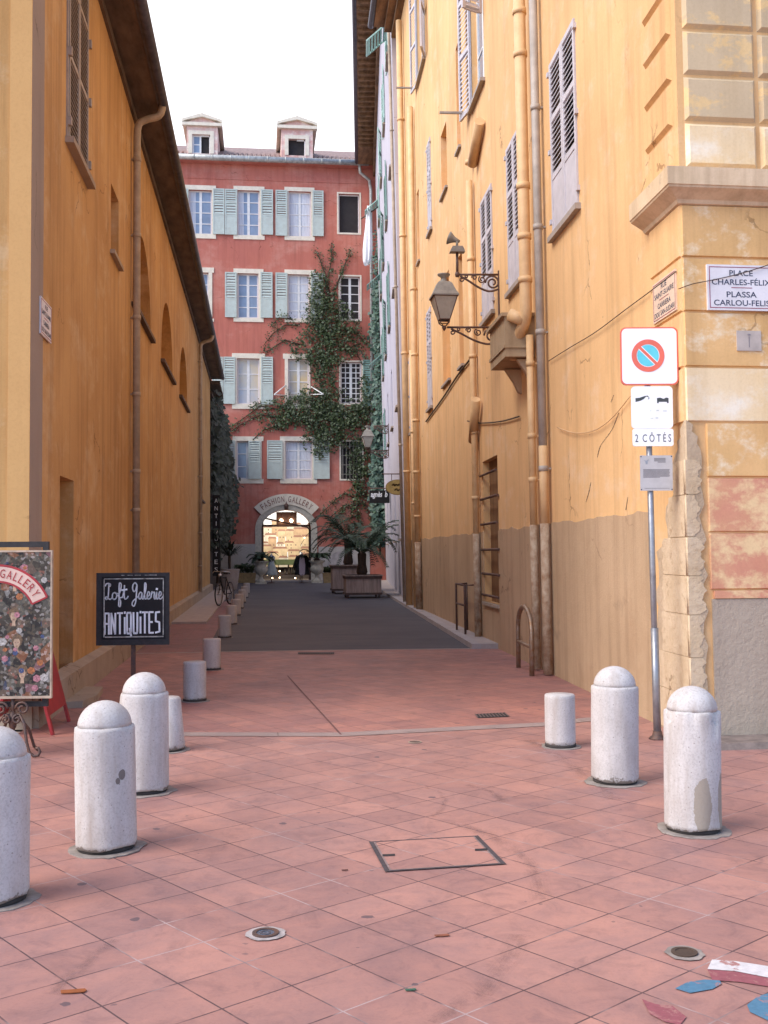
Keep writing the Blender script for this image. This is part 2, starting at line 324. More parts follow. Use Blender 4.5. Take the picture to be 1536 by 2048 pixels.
# ------------------------------------------------------------------ special ground / surface materials
def tile_mat(name, org, ang, size, c1, c2, mort1, mort2, msize=.004):
    t = NT(name); a = R_(ang)
    e1 = (math.sin(a), math.cos(a), 0); e2 = (math.cos(a), -math.sin(a), 0)
    d = t.n('VectorMath', operation='SUBTRACT'); t.put(d.inputs[0], t.pos); d.inputs[1].default_value = org
    wob = t.n('TexNoise'); wob.inputs['Scale'].default_value = 1.4; t.put(wob.inputs['Vector'], t.pos)
    def dot(e):
        x = t.n('VectorMath', operation='DOT_PRODUCT'); t.put(x.inputs[0], d.outputs[0]); x.inputs[1].default_value = e; return x.outputs['Value']
    cb = t.n('CombineXYZ'); t.put(cb.inputs[0], t.math('ADD', dot(e2), t.math('MULTIPLY', wob.outputs['Fac'], .012))); t.put(cb.inputs[1], t.math('ADD', dot(e1), t.math('MULTIPLY', wob.outputs['Fac'], .012)))
    br = t.n('TexBrick'); br.offset = 0; br.squash = 1
    for k, v in (('Scale', 1), ('Brick Width', size), ('Row Height', size), ('Mortar Size', msize), ('Mortar Smooth', .35), ('Bias', 0)): br.inputs[k].default_value = v
    t.put(br.inputs['Vector'], cb.outputs[0]); br.inputs['Color1'].default_value = (0, 0, 0, 1); br.inputs['Color2'].default_value = (1, 1, 1, 1); br.inputs['Mortar'].default_value = (.5, .5, .5, 1)
    base = t.mix(t.math('MULTIPLY', br.outputs['Color'], 1.0), c1, c2)
    base = t.mix(t.ramp(t.noise(1.3, 9, .75, dist=.6), .40, .64), base, t.mix(1, base, (.70, .77, .88), 'MULTIPLY'))
    base = t.mix(t.math('MULTIPLY', t.ramp(t.noise(4.5, 9, .75, dist=1.0), .50, .68), .75), base, t.mix(1, base, (.64, .66, .72), 'MULTIPLY'))
    base = t.mix(t.math('MULTIPLY', t.ramp(t.noise(18, 8, .8, dist=.5), .55, .72), .6), base, t.mix(1, base, (.70, .70, .74), 'MULTIPLY'))
    base = t.mix(t.math('MULTIPLY', t.ramp(t.noise(2.7, 8, .7), .58, .74), .5), base, t.mix(1, base, (1.18, 1.10, 1.02), 'MULTIPLY'))
    base = t.mix(t.math('MULTIPLY', t.ramp(t.noise(.35, 4, .6), .48, .7), .5), base, t.mix(1, base, (.74, .74, .80), 'MULTIPLY'))
    base = t.mix(t.math('MULTIPLY', t.ramp(t.noise(70, 3, .75), .5, .78), .35), base, t.mix(1, base, (.62, .60, .62), 'MULTIPLY'))
    base = t.mix(t.math('MULTIPLY', t.ramp(t.noise(1, 5, .7, t.scale(t.pos, (26, 3, 1)), 1.2), .62, .8), .4), base, t.mix(1, base, (.66, .64, .68), 'MULTIPLY'))
    base = t.mix(t.math('MULTIPLY', t.ramp(t.noise(1, 5, .7, t.scale(t.pos, (3, 30, 1)), 1.5), .66, .82), .3), base, t.mix(1, base, (1.2, 1.2, 1.2), 'MULTIPLY'))
    mc = t.mix(t.ramp(t.noise(1.5, 3, .6), .53, .60), mort1, mort2)
    mf = t.math('MULTIPLY', br.outputs['Fac'], t.ramp(t.noise(3.1, 4, .7), .22, .46))
    base = t.mix(mf, base, mc)
    wv = t.scale(t.pos, (1, 1, 0)); wn = t.n('VectorMath', operation='ADD'); nz = t.n('TexNoise'); nz.inputs['Scale'].default_value = 25
    t.put(nz.inputs['Vector'], wv); sc = t.n('VectorMath', operation='SCALE'); t.put(sc.inputs[0], nz.outputs['Color']); sc.inputs['Scale'].default_value = .035
    t.put(wn.inputs[0], wv); t.put(wn.inputs[1], sc.outputs[0])
    spot = t.math('LESS_THAN', t.vor(2.3, wn.outputs[0]), .058)
    base = t.mix(t.math('MULTIPLY', spot, .8), base, (.085, .06, .07))
    spot2 = t.math('LESS_THAN', t.vor(5.1, wn.outputs[0]), .055)
    base = t.mix(t.math('MULTIPLY', spot2, .55), base, (.10, .07, .075))
    t.col(base).rough(t.math('ADD', .40, t.math('MULTIPLY', t.noise(5, 4, .6), .3)))
    h = t.math('SUBTRACT', t.math('MULTIPLY', t.noise(30, 4, .7), .25), br.outputs['Fac']); t.bump(h, .35, .004)
    return t.m
TC1, TC2 = (.475, .232, .178), (.385, .186, .148)
M['tile'] = tile_mat('terracotta_paving', (.866, 4.584, 0), 55.3, .3035, TC1, TC2, (.085, .045, .047), (.40, .29, .27), .0042)
M['tile2'] = tile_mat('terracotta_apron', (.7, 9.6, 0), 63, .3035, (.46, .20, .15), (.37, .16, .13), (.12, .065, .06), (.15, .08, .075), .004)
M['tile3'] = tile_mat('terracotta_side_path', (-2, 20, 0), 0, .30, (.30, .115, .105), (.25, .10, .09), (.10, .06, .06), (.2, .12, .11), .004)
t = NT('asphalt'); n1 = t.noise(.5, 6, .65); k = t.mix(t.ramp(n1, .35, .68), (.060, .060, .068), (.105, .096, .102))
k = t.mix(t.math('MULTIPLY', t.ramp(t.noise(1, 5, .7, t.scale(t.pos, (.5, 2.2, 1))), .5, .72), .6), k, (.135, .112, .115))
k = t.mix(t.math('MULTIPLY', t.ramp(t.noise(90, 2, .6), .5, .8), .5), k, (.14, .125, .125)); t.col(k).rough(.8).bump(t.noise(90, 3, .7), .5, .006); M['asphalt'] = t.m
def bollard_mat(name, patches=(), pc=(.31, .255, .19)):
    t = NT(name); oc = t.obco(); oi = t.n('ObjectInfo').outputs['Random']
    off = t.n('VectorMath', operation='ADD'); cb = t.n('CombineXYZ'); t.put(cb.inputs[0], t.math('MULTIPLY', oi, 37)); t.put(off.inputs[0], oc); t.put(off.inputs[1], cb.outputs[0]); v = off.outputs[0]
    z = t.xyz(oc)[2]
    k = t.mix(t.ramp(t.noise(4, 6, .65, v), .4, .72), (.56, .52, .49), (.46, .42, .39))
    k = t.mix(t.math('MULTIPLY', t.ramp(t.noise(85, 2, .7, v), .47, .74), .55), k, (.30, .26, .23))
    k = t.mix(t.math('MULTIPLY', t.math('LESS_THAN', t.vor(26, v), .10), .6), k, (.17, .13, .11))
    k = t.mix(t.math('MULTIPLY', t.ramp(t.noise(1, 4, .6, t.scale(v, (12, 12, 1.8))), .48, .72), .75), k, (.38, .32, .275))
    scuff = t.math('GREATER_THAN', t.math('ADD', t.noise(9, 5, .75, v), t.math('MULTIPLY', t.ramp(z, .22, .0), .17)), .75)
    k = t.mix(t.math('MULTIPLY', scuff, .8), k, (.19, .155, .13))
    dirt = t.math('LESS_THAN', t.math('ADD', z, t.math('MULTIPLY', t.noise(14, 4, .7, v), -.09)), -.012)
    k = t.mix(t.math('MULTIPLY', dirt, .75), k, (.17, .13, .10))
    for (px, py, pz, rx, rz) in patches:
        d = t.n('VectorMath', operation='SUBTRACT'); t.put(d.inputs[0], oc); d.inputs[1].default_value = (px, py, pz)
        ln = t.n('VectorMath', operation='LENGTH'); t.put(ln.inputs[0], t.scale(d.outputs[0], (1/rx, 1/rx, 1/rz)))
        m = t.math('LESS_THAN', t.math('ADD', ln.outputs['Value'], t.math('MULTIPLY', t.noise(16, 4, .7, v), .7)), 1.28)
        k = t.mix(t.math('MULTIPLY', m, .85), k, pc)
    t.col(k).rough(.85).bump(t.noise(85, 3, .75, v), .55, .004); return t.m
M['bollard'] = bollard_mat('speckled_bollard_stone')
M['bollard_worn'] = bollard_mat('patched_bollard_stone', ((-.005, -.165, .17, .06, .17), (.14, -.10, .18, .055, .18)))
M['bollard_chip'] = bollard_mat('chipped_bollard_stone', ((.105, -.125, .42, .022, .03), (.085, -.14, .39, .014, .018)), (.12, .095, .08))
M['bollard_low'] = bollard_mat('pale_low_bollard_paint')
# collage print of the poster
t = NT('collage_print'); c = t.obco(); v1 = t.vor(15, c, 'Color'); v2 = t.vor(48, c, 'Color'); rr = t.xyz(v1)[0]; r2 = t.xyz(v2)[0]
def cramp(t, fac, stops):
    x = t.n('ValToRGB'); t.put(x.inputs[0], fac); cr = x.color_ramp; cr.interpolation = 'CONSTANT'
    while len(cr.elements) < len(stops): cr.elements.new(.5)
    for e, (p, q) in zip(cr.elements, stops): e.position = p; e.color = (*q, 1)
    return x.outputs[0]
a = cramp(t, rr, ((0, (.02, .014, .012)), (.3, (.10, .075, .05)), (.5, (.20, .18, .14)), (.64, (.06, .04, .03)), (.76, (.30, .19, .13)), (.83, (.46, .16, .06)), (.89, (.46, .20, .22)), (.94, (.06, .09, .20)), (.97, (.5, .48, .44))))
b = cramp(t, r2, ((0, (.02, .015, .012)), (.35, (.14, .11, .07)), (.55, (.28, .26, .22)), (.66, (.05, .05, .035)), (.88, (.50, .46, .42)), (.94, (.36, .12, .08))))
t.col(t.mix(.5, t.mix(.55, a, b), t.mix(1, t.mix(.55, a, b), (.5, .5, .5), 'MULTIPLY'))).rough(.7); M['collage'] = t.m
# worn upper panels and red washed base of the corner front
M['fpanel'] = plaster('weathered_grey_panel', (.60, .455, .275), (.51, .39, .245), .4, (.72, .50, .24), (.53, .59), big=.9, sdark=(.7, .64, .55))
M['fband'] = plaster('faded_yellow_band', (.76, .465, .20), (.62, .37, .145), .55, (.82, .68, .47), (.52, .70), big=1.6)
M['fpale'] = plaster('bleached_band', (.82, .64, .40), (.76, .53, .26), .4, (.86, .76, .60), (.5, .68), big=.9)
M['fred'] = plaster('faded_red_wash', (.60, .235, .16), (.66, .36, .19), .4, (.78, .55, .29), (.47, .60), big=1.3)
M['fcorn'] = plaster('stained_cornice', (.72, .54, .35), (.58, .42, .25), .75, (.34, .25, .17), (.62, .78), big=1.6)
# ------------------------------------------------------------------ ground
g = MB(); g.poly([(-400, -400, -.02), (400, -400, -.02), (400, 900, -.02), (-400, 900, -.02)]); struct('ground', g, M['concrete'])
YB = [(-12, 9.95), (-.76, 9.80), (.70, 9.56), (2.62, 9.84), (3.66, 10.3)]       # stone band across the mouth of the alley
g = MB(); g.poly([(-12, -14, 0), (14, -14, 0), (14, 8.9, 0)]+[(x, y, 0) for x, y in YB[::-1]]); struct('square_paving', g, M['tile'])
g = MB()
for (a, b) in zip(YB, YB[1:]): g.poly([(a[0], a[1], 0), (b[0], b[1], 0), (b[0], 17.75, 0), (a[0], 17.85, 0)])
g.poly([(3.66, 10.3, 0), (3.95, 17.8, 0), (3.66, 17.75, 0)]); g = MB()
g.poly([(-2.17, 9.83, 0)]+[(x, y, 0) for x, y in YB[1:]]+[(3.98, 17.75, 0), (.8, 17.9, 0), (-2.17, 17.85, 0)]); struct('alley_apron', g, M['tile2'])
g = MB()
for (a, b) in zip(YB[1:], YB[2:]):
    g.poly([(a[0], a[1]-.10, .004), (b[0], b[1]-.10, .004), (b[0], b[1]+.10, .004), (a[0], a[1]+.10, .004)])
struct('stone_band', g, plaster('band_stone', (.34, .255, .225), (.27, .20, .18), .2, (.20, .15, .135), (.58, .75), big=2.2, bump=.5))
g = MB(); g.poly([(-2.17, 17.85, 0), (.8, 17.9, 0), (3.98, 17.75, 0), (6.4, 62.2, 0), (6.4, 72, 0), (-4, 72, 0), (-4, 46.9, 0), (-2.17, 46.9, 0)]); struct('alley_road', g, M['asphalt'])
g = MB(); g.poly([(-2.17, 17.82, .004), (.8, 17.86, .004), (3.5, 17.72, .004), (3.5, 17.82, .004), (.8, 17.97, .004), (-2.17, 17.92, .004)]); struct('road_edging', g, M['concrete'])
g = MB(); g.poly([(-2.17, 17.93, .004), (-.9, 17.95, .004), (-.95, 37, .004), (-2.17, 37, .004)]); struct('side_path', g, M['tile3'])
g = MB(); g.box(XY, -2.05, -1.25, 25.2, 61, 0, .055); struct('left_pavement', g, M['concrete'])
# right pavement and kerb
def rx(y): return 3.635+.036*(y-8.775) if y < 33.5 else 4.525+.094*(y-33.5)
K0, K1 = G(942, 1297), V((5.6, 56, 0))
def kx(y): return K0.x+(K1.x-K0.x)*(y-K0.y)/(K1.y-K0.y)
y0 = K0.y-.1
g = MB()
ys = [y0+(61-y0)*i/20 for i in range(21)]
for a, b in zip(ys, ys[1:]):
    for L, z in (((kx(a)+.16, kx(b)+.16, rx(a)+.1, rx(b)+.1), .085),):
        g.poly([(L[0], a, z), (L[2], a, z), (L[3], b, z), (L[1], b, z)])
g.poly([(kx(y0)+.16, y0, .085), (kx(y0)+.16, y0, 0), (rx(y0)+.1, y0, 0), (rx(y0)+.1, y0, .085)])
struct('right_pavement', g, M['concrete'])
g = MB()
yk = y0
while yk < 60:
    L = min(random.uniform(1.1, 1.7), 61-yk); a, b = yk, yk+L-.012; e = random.uniform(-.004, .004)
    P = [(kx(a), a), (kx(a)+.16, a), (kx(b)+.16, b), (kx(b), b)]; z = .09+e
    g.poly([(x, y, z) for x, y in P]); g.poly([(P[0][0], a, 0), (P[0][0], a, z), (P[3][0], b, z), (P[3][0], b, 0)]); g.poly([(P[0][0], a, 0), (P[1][0], a, 0), (P[1][0], a, z), (P[0][0], a, z)])
    yk += L
struct('kerb', g, M['kerb'])
g = MB(); g.box(XY, -2.0, 4.9, 61.4, 62.2, 0, .1); struct('doorstep', g, M['kerb'])
g = MB(); g.bevel(XY, 3.45, 14, 8.35, 8.775, 0, .05, .03); struct('front_kerb', g, simple('dark_kerb_stone', (.24, .185, .155), .85, .35, 7))
# painted floor picture at the lower right
gp = lambda pts, z=.004: [tuple(G(x, y))[:2]+(z,) for x, y in pts]
g = MB(); g.poly(gp([(1424, 1921), (1470, 1924), (1536, 1934), (1580, 1944), (1590, 1975), (1536, 1957), (1470, 1944), (1415, 1940)])); struct('white_floor_paint', g, paintmat('floor_paint_white', (.66, .62, .60), .57))
g = MB(); g.poly(gp([(1415, 1941), (1470, 1945), (1536, 1958), (1590, 1976), (1590, 1992), (1536, 1975), (1480, 1966), (1425, 1962)])); g.poly(gp([(1284, 2000), (1310, 2010), (1345, 2014), (1373, 2036), (1360, 2052), (1330, 2046), (1300, 2030)])); struct('red_floor_paint', g, paintmat('floor_paint_red', (.30, .085, .10), .55))
g = MB(); g.poly(gp([(1350, 1979), (1375, 1966), (1410, 1961), (1440, 1963), (1443, 1970), (1425, 1980), (1380, 1988)])); g.poly(gp([(1494, 2012), (1515, 1995), (1545, 1986), (1590, 1990), (1590, 2060), (1540, 2045), (1500, 2026)])); struct('blue_floor_paint', g, paintmat('floor_paint_blue', (.075, .20, .30), .57))
t = NT('tyre_rubber_smear'); t.col((.10, .075, .085)).rough(.6); tr_ = t.n('BsdfTransparent'); ms = t.n('MixShader'); t.put(ms.inputs[0], t.math('MULTIPLY', t.ramp(t.noise(1, 6, .7, t.scale(t.pos, (14, 7, 1))), .38, .75), .085)); t.t.links.new(tr_.outputs[0], ms.inputs[1]); t.t.links.new(t.b.outputs[0], ms.inputs[2]); t.t.links.new(ms.outputs[0], t.t.nodes['Material Output'].inputs[0]); M['smear'] = t.m
g = MB()
for arc, wd in (([(905, 1645), (965, 1665), (1030, 1700), (1072, 1745), (1085, 1800)], .05), ([(865, 1635), (884, 1620), (890, 1600), (878, 1585), (850, 1575)], .02), ([(935, 1570), (985, 1585), (1010, 1605)], .03), ([(870, 2048), (960, 1990), (1020, 1920), (1040, 1870)], .05), ([(100, 1990), (170, 1930), (230, 1880)], .03), ([(1060, 1480), (1130, 1520), (1230, 1600)], .06)):
    P = [G(*z_) for z_ in arc]; Q = []
    for a, b in zip(P, P[1:]): Q += [a+(b-a)*k/5 for k in range(5)]
    Q.append(P[-1])
    for a, b in zip(Q, Q[1:]):
        d = (b-a).normalized(); s_ = V((-d.y, d.x, 0))*wd
        for f_, h_ in ((1.25, .0030), (.9, .0033), (.6, .0036), (.3, .0039)): g.poly([(a.x-s_.x*f_, a.y-s_.y*f_, h_), (a.x+s_.x*f_, a.y+s_.y*f_, h_), (b.x+s_.x*f_, b.y+s_.y*f_, h_), (b.x-s_.x*f_, b.y-s_.y*f_, h_)])
struct('tyre_marks', g, M['smear'])
g = MB(); A, B = G(575, 1352), G(682, 1470); g.poly([(A.x-.006, A.y, .004), (A.x+.006, A.y, .004), (B.x+.010, B.y, .0042), (B.x-.010, B.y, .0042)]); struct('paving_joint', g, simple('dirt_joint', (.19, .09, .08), .9, .3, 14))
# ------------------------------------------------------------------ reusable building bits
def shutter(mb, fr, u0, u1, v0, v1, w0, w1, rails=(), solid=None, pitch=.075, st=.06):
    mb.box(fr, u0, u0+st, v0, v1, w0, w1); mb.box(fr, u1-st, u1, v0, v1, w0, w1)
    rs = sorted([v0+st/2, v1-st/2, *rails])
    for r in rs: mb.box(fr, u0+st, u1-st, r-st/2, r+st/2, w0, w1-.002)
    a, b = u0+st, u1-st; wm0, wm1 = w0+.004, w1-.006
    for lo, hi in zip(rs, rs[1:]):
        lo += st/2; hi -= st/2
        if solid is not None and (lo+hi)/2 < solid: mb.box(fr, a, b, lo, hi, wm0, wm1-.004); continue
        n = max(2, round((hi-lo)/pitch)); p = (hi-lo)/n
        for i in range(n):
            v = lo+i*p; q = [(v+.1*p, wm1), (v+.28*p, wm1), (v+.98*p, wm0), (v+.8*p, wm0)]
            A = [fr.p(a, x, y) for x, y in q]; B = [fr.p(b, x, y) for x, y in q]
            for k in range(4): mb.poly([A[k], A[(k+1) % 4], B[(k+1) % 4], B[k]])
    return mb
def sash(mb, fr, u0, u1, v0, v1, w0, w1, rows, cols=2, fw=.06, bw=.03, mid=.09):
    mb.box(fr, u0, u0+fw, v0, v1, w0, w1); mb.box(fr, u1-fw, u1, v0, v1, w0, w1); mb.box(fr, u0+fw, u1-fw, v0, v0+fw, w0, w1); mb.box(fr, u0+fw, u1-fw, v1-fw, v1, w0, w1)
    for c in range(1, cols):
        m = u0+(u1-u0)*c/cols; h = (mid if cols == 2 or c == cols/2 else bw)/2; mb.box(fr, m-h, m+h, v0+fw, v1-fw, w0, w1)
    for r in range(1, rows):
        m = v0+(v1-v0)*r/rows; mb.box(fr, u0+fw, u1-fw, m-bw/2, m+bw/2, w0+.002, w1-.003)
    return mb
def sub(name, mb, m, par): return obj(name, mb, m, par)
def solid_box(mb, x0, x1, y0, y1, z0, z1, skip=()):
    P = {'l': [(x0, y0, z0), (x0, y1, z0), (x0, y1, z1), (x0, y0, z1)], 'r': [(x1, y0, z0), (x1, y1, z0), (x1, y1, z1), (x1, y0, z1)], 'f': [(x0, y0, z0), (x1, y0, z0), (x1, y0, z1), (x0, y0, z1)], 'b': [(x0, y1, z0), (x1, y1, z0), (x1, y1, z1), (x0, y1, z1)], 't': [(x0, y0, z1), (x1, y0, z1), (x1, y1, z1), (x0, y1, z1)]}
    for k, p in P.items():
        if k not in skip: mb.poly(p)
def downpipe(root, fr, u, v0, v1, r, m, w=None, joints=(), foot=None, top=None, name='downpipe'):
    w = w or r+.035
    pts = [fr.p(u, v0, w), fr.p(u, v1, w)]+([fr.p(*q) for q in top] if top else [])
    o = obj(name, MB().tube(pts, r, 12), m, root)
    if joints:
        for j in joints: obj('pipe_collar', MB().tube([fr.p(u, j-.035, w), fr.p(u, j+.035, w)], r*1.18, 12).box(fr, u-.02, u+.02, j-.012, j+.012, 0, w-r*.9), m, o)
    if foot: obj('pipe_foot', MB().tube([fr.p(u, v0-.0, w), fr.p(u, foot, w)], r*1.05, 12), M['wpipe'], o)
    return o
def curve(p0, p1, p2, p3, n=8):
    out = []
    for i in range(n+1):
        t = i/n; out.append(tuple((1-t)**3*a+3*(1-t)**2*t*b+3*(1-t)*t*t*c+t**3*d for a, b, c, d in zip(p0, p1, p2, p3)))
    return out
# ------------------------------------------------------------------ left ochre building
FL = Fr((-2.17, 0, 0), (0, 1, 0), (0, 0, 1), (1, 0, 0)); LH = 9.25; LY0, LY1 = 10.4, 46.9
lb = thing('ochre_building', 'long ochre building lining the left side of the alley, with round arched windows', 'building', (-2.17, 10.4, 0))
WN = (12.3, 13.66, 6.3, 8.95)
arches = [(c-1.56, c+1.56, 5.9, 7.47, .5, 1.55) for c in (20.1, 25.45, 30.8)]+[(38.9, 41.2, 3.6, 5.6, .4, 1.1)]
ops = [(*WN, .16, 0), (15.9, 16.76, 6.05, 7.05, .4, 0), (12.0, 12.87, .28, 2.47, .42, 0)]+arches
wl = MB(); wl.wall(FL, LY0, LY1, 0, LH, ops)
solid_box(wl, -14, -2.17, LY0, LY1, 0, LH, skip=('r',)); obj('wall', wl, M['ochre'], lb)
b = MB(); b.box(FL, LY0, 10.98, .4, LH, 0, .012); obj('corner_strip', b, M['grey_strip'], lb)
FLF = Fr((-2.17, LY0, 0), (1, 0, 0), (0, 0, 1), (0, -1, 0))
b = MB(); b.box(FLF, -.19, .012, .4, LH, 0, .012); obj('corner_pilaster', b, M['ochre_bright'], lb)
b = MB()
yy = LY0-.08
while yy < LY1:
    L = random.uniform(1.2, 2.1); e = min(yy+L-.012, LY1)
    b.prism(Fr((0, yy, 0), (1, 0, 0), (0, 0, 1), (0, 1, 0)), [(-2.19, 0), (-2.04, 0), (-2.05, .31), (-2.19, .36)], 0, e-yy); yy += L
b.prism(Fr((-12, LY0, 0), (0, 1, 0), (0, 0, 1), (1, 0, 0)), [(.02, 0), (-.12, 0), (-.11, .31), (.02, .36)], 0, 9.9)
obj('plinth', b, M['plinth'], lb)
# closed louvred shutters
wd = MB(); u0, u1, v0, v1 = WN
for a, e in ((u0-.05, u0), (u1, u1+.05)): wd.box(FL, a, e, v0, v1, 0, .02)
wd.box(FL, u0, u1, v0-.0, v1, -.155, -.15); wn = obj('window', wd, M['sh_tan'], lb)
for k in (0, 1):
    a = u0+k*(u1-u0)/2+.008; e = u0+(k+1)*(u1-u0)/2-.008; sh = MB()
    shutter(sh, FL, a, e, v0+.02, v1, -.03, .03, (v0+1.0, v0+1.9), None, .06, .055); o = obj('shutter', sh, M['sh_tan'], wn)
    bk = MB(); bk.box(FL, a+.055, e-.055, v0+.05, v1-.05, -.05, -.035); obj('shutter_backing', bk, M['sh_brown'], wn)
    uu = u0-.02 if k == 0 else u1+.02
    for v in (v0+.2, v0+1.0, v0+1.75): obj('hinge', MB().box(FL, uu-.03, uu+.03, v-.05, v+.05, .021, .06), M['sh_tan'], wn)
b = MB().box(FL, u0-.1, u1+.12, v0-.07, v0, .0, .1); obj('sill', b, M['plinth'], wn)
b = MB().box(FL, 15.82, 16.85, 5.99, 6.05, 0, .07); obj('slit_sill', b, M['plinth'], lb)
for (a, e, c, d, dep, ah) in arches:
    b = MB().box(FL, a-.1, e+.1, c-.07, c, 0, .09); obj('arch_sill', b, M['soffit'], lb)
# eave, gutter, roof
OV = .46
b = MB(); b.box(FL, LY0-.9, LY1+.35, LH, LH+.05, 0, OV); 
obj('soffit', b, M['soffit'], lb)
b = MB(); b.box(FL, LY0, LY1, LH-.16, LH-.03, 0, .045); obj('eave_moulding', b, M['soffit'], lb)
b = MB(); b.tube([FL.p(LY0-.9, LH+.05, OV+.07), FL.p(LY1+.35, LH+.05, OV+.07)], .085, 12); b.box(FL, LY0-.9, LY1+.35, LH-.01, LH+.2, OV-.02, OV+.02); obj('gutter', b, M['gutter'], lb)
b = MB(); b.poly([FL.p(LY0-.9, LH+.2, OV+.05), FL.p(LY1+.3, LH+.2, OV+.05), (-8.5, LY1+.3, LH+2.6), (-8.5, LY0-.9, LH+2.6)]); b.poly([(-8.5, LY0-.9, LH+2.6), (-8.5, LY1+.3, LH+2.6), (-15, LY1+.3, LH+.1), (-15, LY0-.9, LH+.1)]); obj('roof', b, M['roof'], lb)
for u, r, fv in ((18.35, .062, .33), (37.6, .065, .3)):
    w0 = r+.035
    top = curve((u, LH-.55, w0), (u, LH-.28, w0), (u, LH-.30, .15), (u, LH-.24, .28), 6)[1:]+curve((u, LH-.24, .28), (u, LH-.20, .45), (u, LH-.20, OV+.05), (u, LH+.03, OV+.06), 6)[1:]
    downpipe(lb, FL, u, fv, LH-.55, r, M['greige'], w0, [1.2, 2.35, 3.0, 4.3, 5.6, 7.0, 8.3], None, top)
# ------------------------------------------------------------------ corner building on the right (yellow)
UR = V((.036, 1, 0)).normalized(); VR = V((-.011, 0, 1)); OR_ = V((3.635, 8.775, 0))
FR = Fr(OR_, UR, VR, V((-1, .036, -.011)).normalized())
FF = Fr(OR_, (1, 0, 0), VR, (0, -1, 0))
RU1 = FR.px(806, 700)[0]; RH = 18.2
yb = thing('yellow_building', 'tall yellow building on the right corner with shuttered windows and rusticated corner', 'building', tuple(OR_))
def rrect(a, b, c, d):                    # two left-edge pixels (top,bottom) and two right-edge pixels -> u0,u1,v0,v1
    A, B, Cc, D = [FR.px(*q) for q in (a, b, c, d)]
    return (min((Cc[0]+D[0])/2, (A[0]+B[0])/2), max((Cc[0]+D[0])/2, (A[0]+B[0])/2), (B[1]+D[1])/2, (A[1]+Cc[1])/2)
RW = {'a': rrect((1101, 128), (1107, 483), (1149, 38), (1159, 412)), 'b': rrect((1013, 298), (1020, 598), (1042, 250), (1046, 553)),
      'c': rrect((962, 404), (967, 655), (984, 368), (988, 622)), 'd': rrect((855, 292), (857, 478), (862, 268), (863, 458)),
      'e': rrect((855, 625), (856, 828), (863, 610), (864, 812)), 'f': rrect((819, 715), (821, 872), (826, 705), (827, 862))}
NI = [rrect((882, 268), (883, 402), (893, 244), (894, 372)), rrect((912, 98), (914, 310), (918, 75), (921, 292)), rrect((884, 560), (886, 775), (899, 540), (900, 757)), rrect((917, 515), (919, 738), (925, 500), (927, 728)), rrect((834, 385), (835, 530), (838, 375), (839, 522))]
BW = rrect((966, 925), (970, 1208), (994, 908), (1001, 1205))
TW = rrect((938, -190), (945, 215), (962, -230), (968, 165)); TW2 = rrect((832, -120), (836, 160), (846, -160), (850, 130))
ops = [(*r, .14, 0) for r in RW.values()]+[(*r, .25, 0) for r in NI]+[(*BW, .3, 0), (*TW, .2, 0), (*TW2, .2, 0)]
ops = [tuple(o) for o in ops]
wl = MB(); wl.wall(FR, 0, RU1, 0, RH, ops)
e = FR.p(RU1, 0); wl.poly([FR.p(0, RH), FR.p(RU1, RH), (15, e.y, RH), (15, 8.775, RH)]); wl.poly([(15, 8.775, 0), (15, e.y, 0), (15, e.y, RH), (15, 8.775, RH)])
wl.poly([FR.p(RU1, 0), FR.p(RU1, RH), (15, e.y, RH), (15, e.y, 0)]); wl.poly([FF.p(0, 0), FF.p(11.4, 0), FF.p(11.4, RH), FF.p(0, RH)])
obj('wall', wl, M['yellow'], yb)
# lower cement render, proud of the wall
PV = 1.98; PX0 = .95
b = MB(); bu0, bu1, bv0, bv1 = BW
rag = lambda a, e: [(a+(e-a)*k/60, PV+.02*math.sin(k*.7)*math.sin(k*.23)+random.uniform(-.012, .012)) for k in range(61)]
b.prism(FR, [(bu0-.01, 0), (PX0, 0)]+rag(PX0, bu0-.01), 0, .016); b.prism(FR, [(RU1, 0), (bu1+.01, 0)]+rag(bu1+.01, RU1), 0, .016); b.box(FR, bu0-.01, bu1+.01, 0, bv0-.02, 0, .016)
obj('cement_plinth', b, M['cement'], yb)
# plaza front: rusticated bands, cornice, panels, pebbledash base
gy = [FF.px(1450, y)[1] for y in (1180, 1065, 955, 845, 735, 625, 517, 412)]
mats = ['fred', 'fred', 'fband', 'fpale', 'fband', 'fband', 'fband']
for i, m in enumerate(mats):
    b = MB(); b.bevel(FF, .17 if i < 3 else .0, 11.4, gy[i]+.006, gy[i+1]-.006, 0, .022, .008); obj('rusticated_band', b, M[m], yb)
    if i >= 3:
        b = MB(); b.bevel(FR, .0, .78, gy[i]+.006, gy[i+1]-.006, 0, .018, .008); obj('corner_band', b, M['yellow'], yb)
b = MB(); b.box(FF, .2, 11.4, gy[0]-.07, gy[0]-.004, 0, .03); obj('base_moulding', b, M['fred'], yb)
b = MB(); b.box(FF, .18, 11.4, 0, gy[0]-.075, 0, .02); obj('pebbledash_base', b, M['pebble'], yb)
cv0 = gy[7]
prof = [(0, cv0-.01), (.035, cv0), (.05, cv0+.03), (.11, cv0+.07), (.16, cv0+.10), (.165, cv0+.115), (.175, cv0+.12), (.175, cv0+.27), (0, cv0+.30)]
b = MB()
ends = [(0.86, 'r'), (0, 'c'), (11.4, 'f')]
P0 = [FR.p(.86, v, q) for q, v in prof]
P1 = [FF.p(0, v, 0)+FF.n*q+V((-1, 0, 0))*q for q, v in prof]; P2 = [FF.p(11.4, v, q) for q, v in prof]
for k in range(len(prof)-1):
    b.poly([P0[k], P1[k], P1[k+1], P0[k+1]]); b.poly([P1[k], P2[k], P2[k+1], P1[k+1]])
b.poly(P0[::-1]); obj('cornice', b, M['fcorn'], yb)
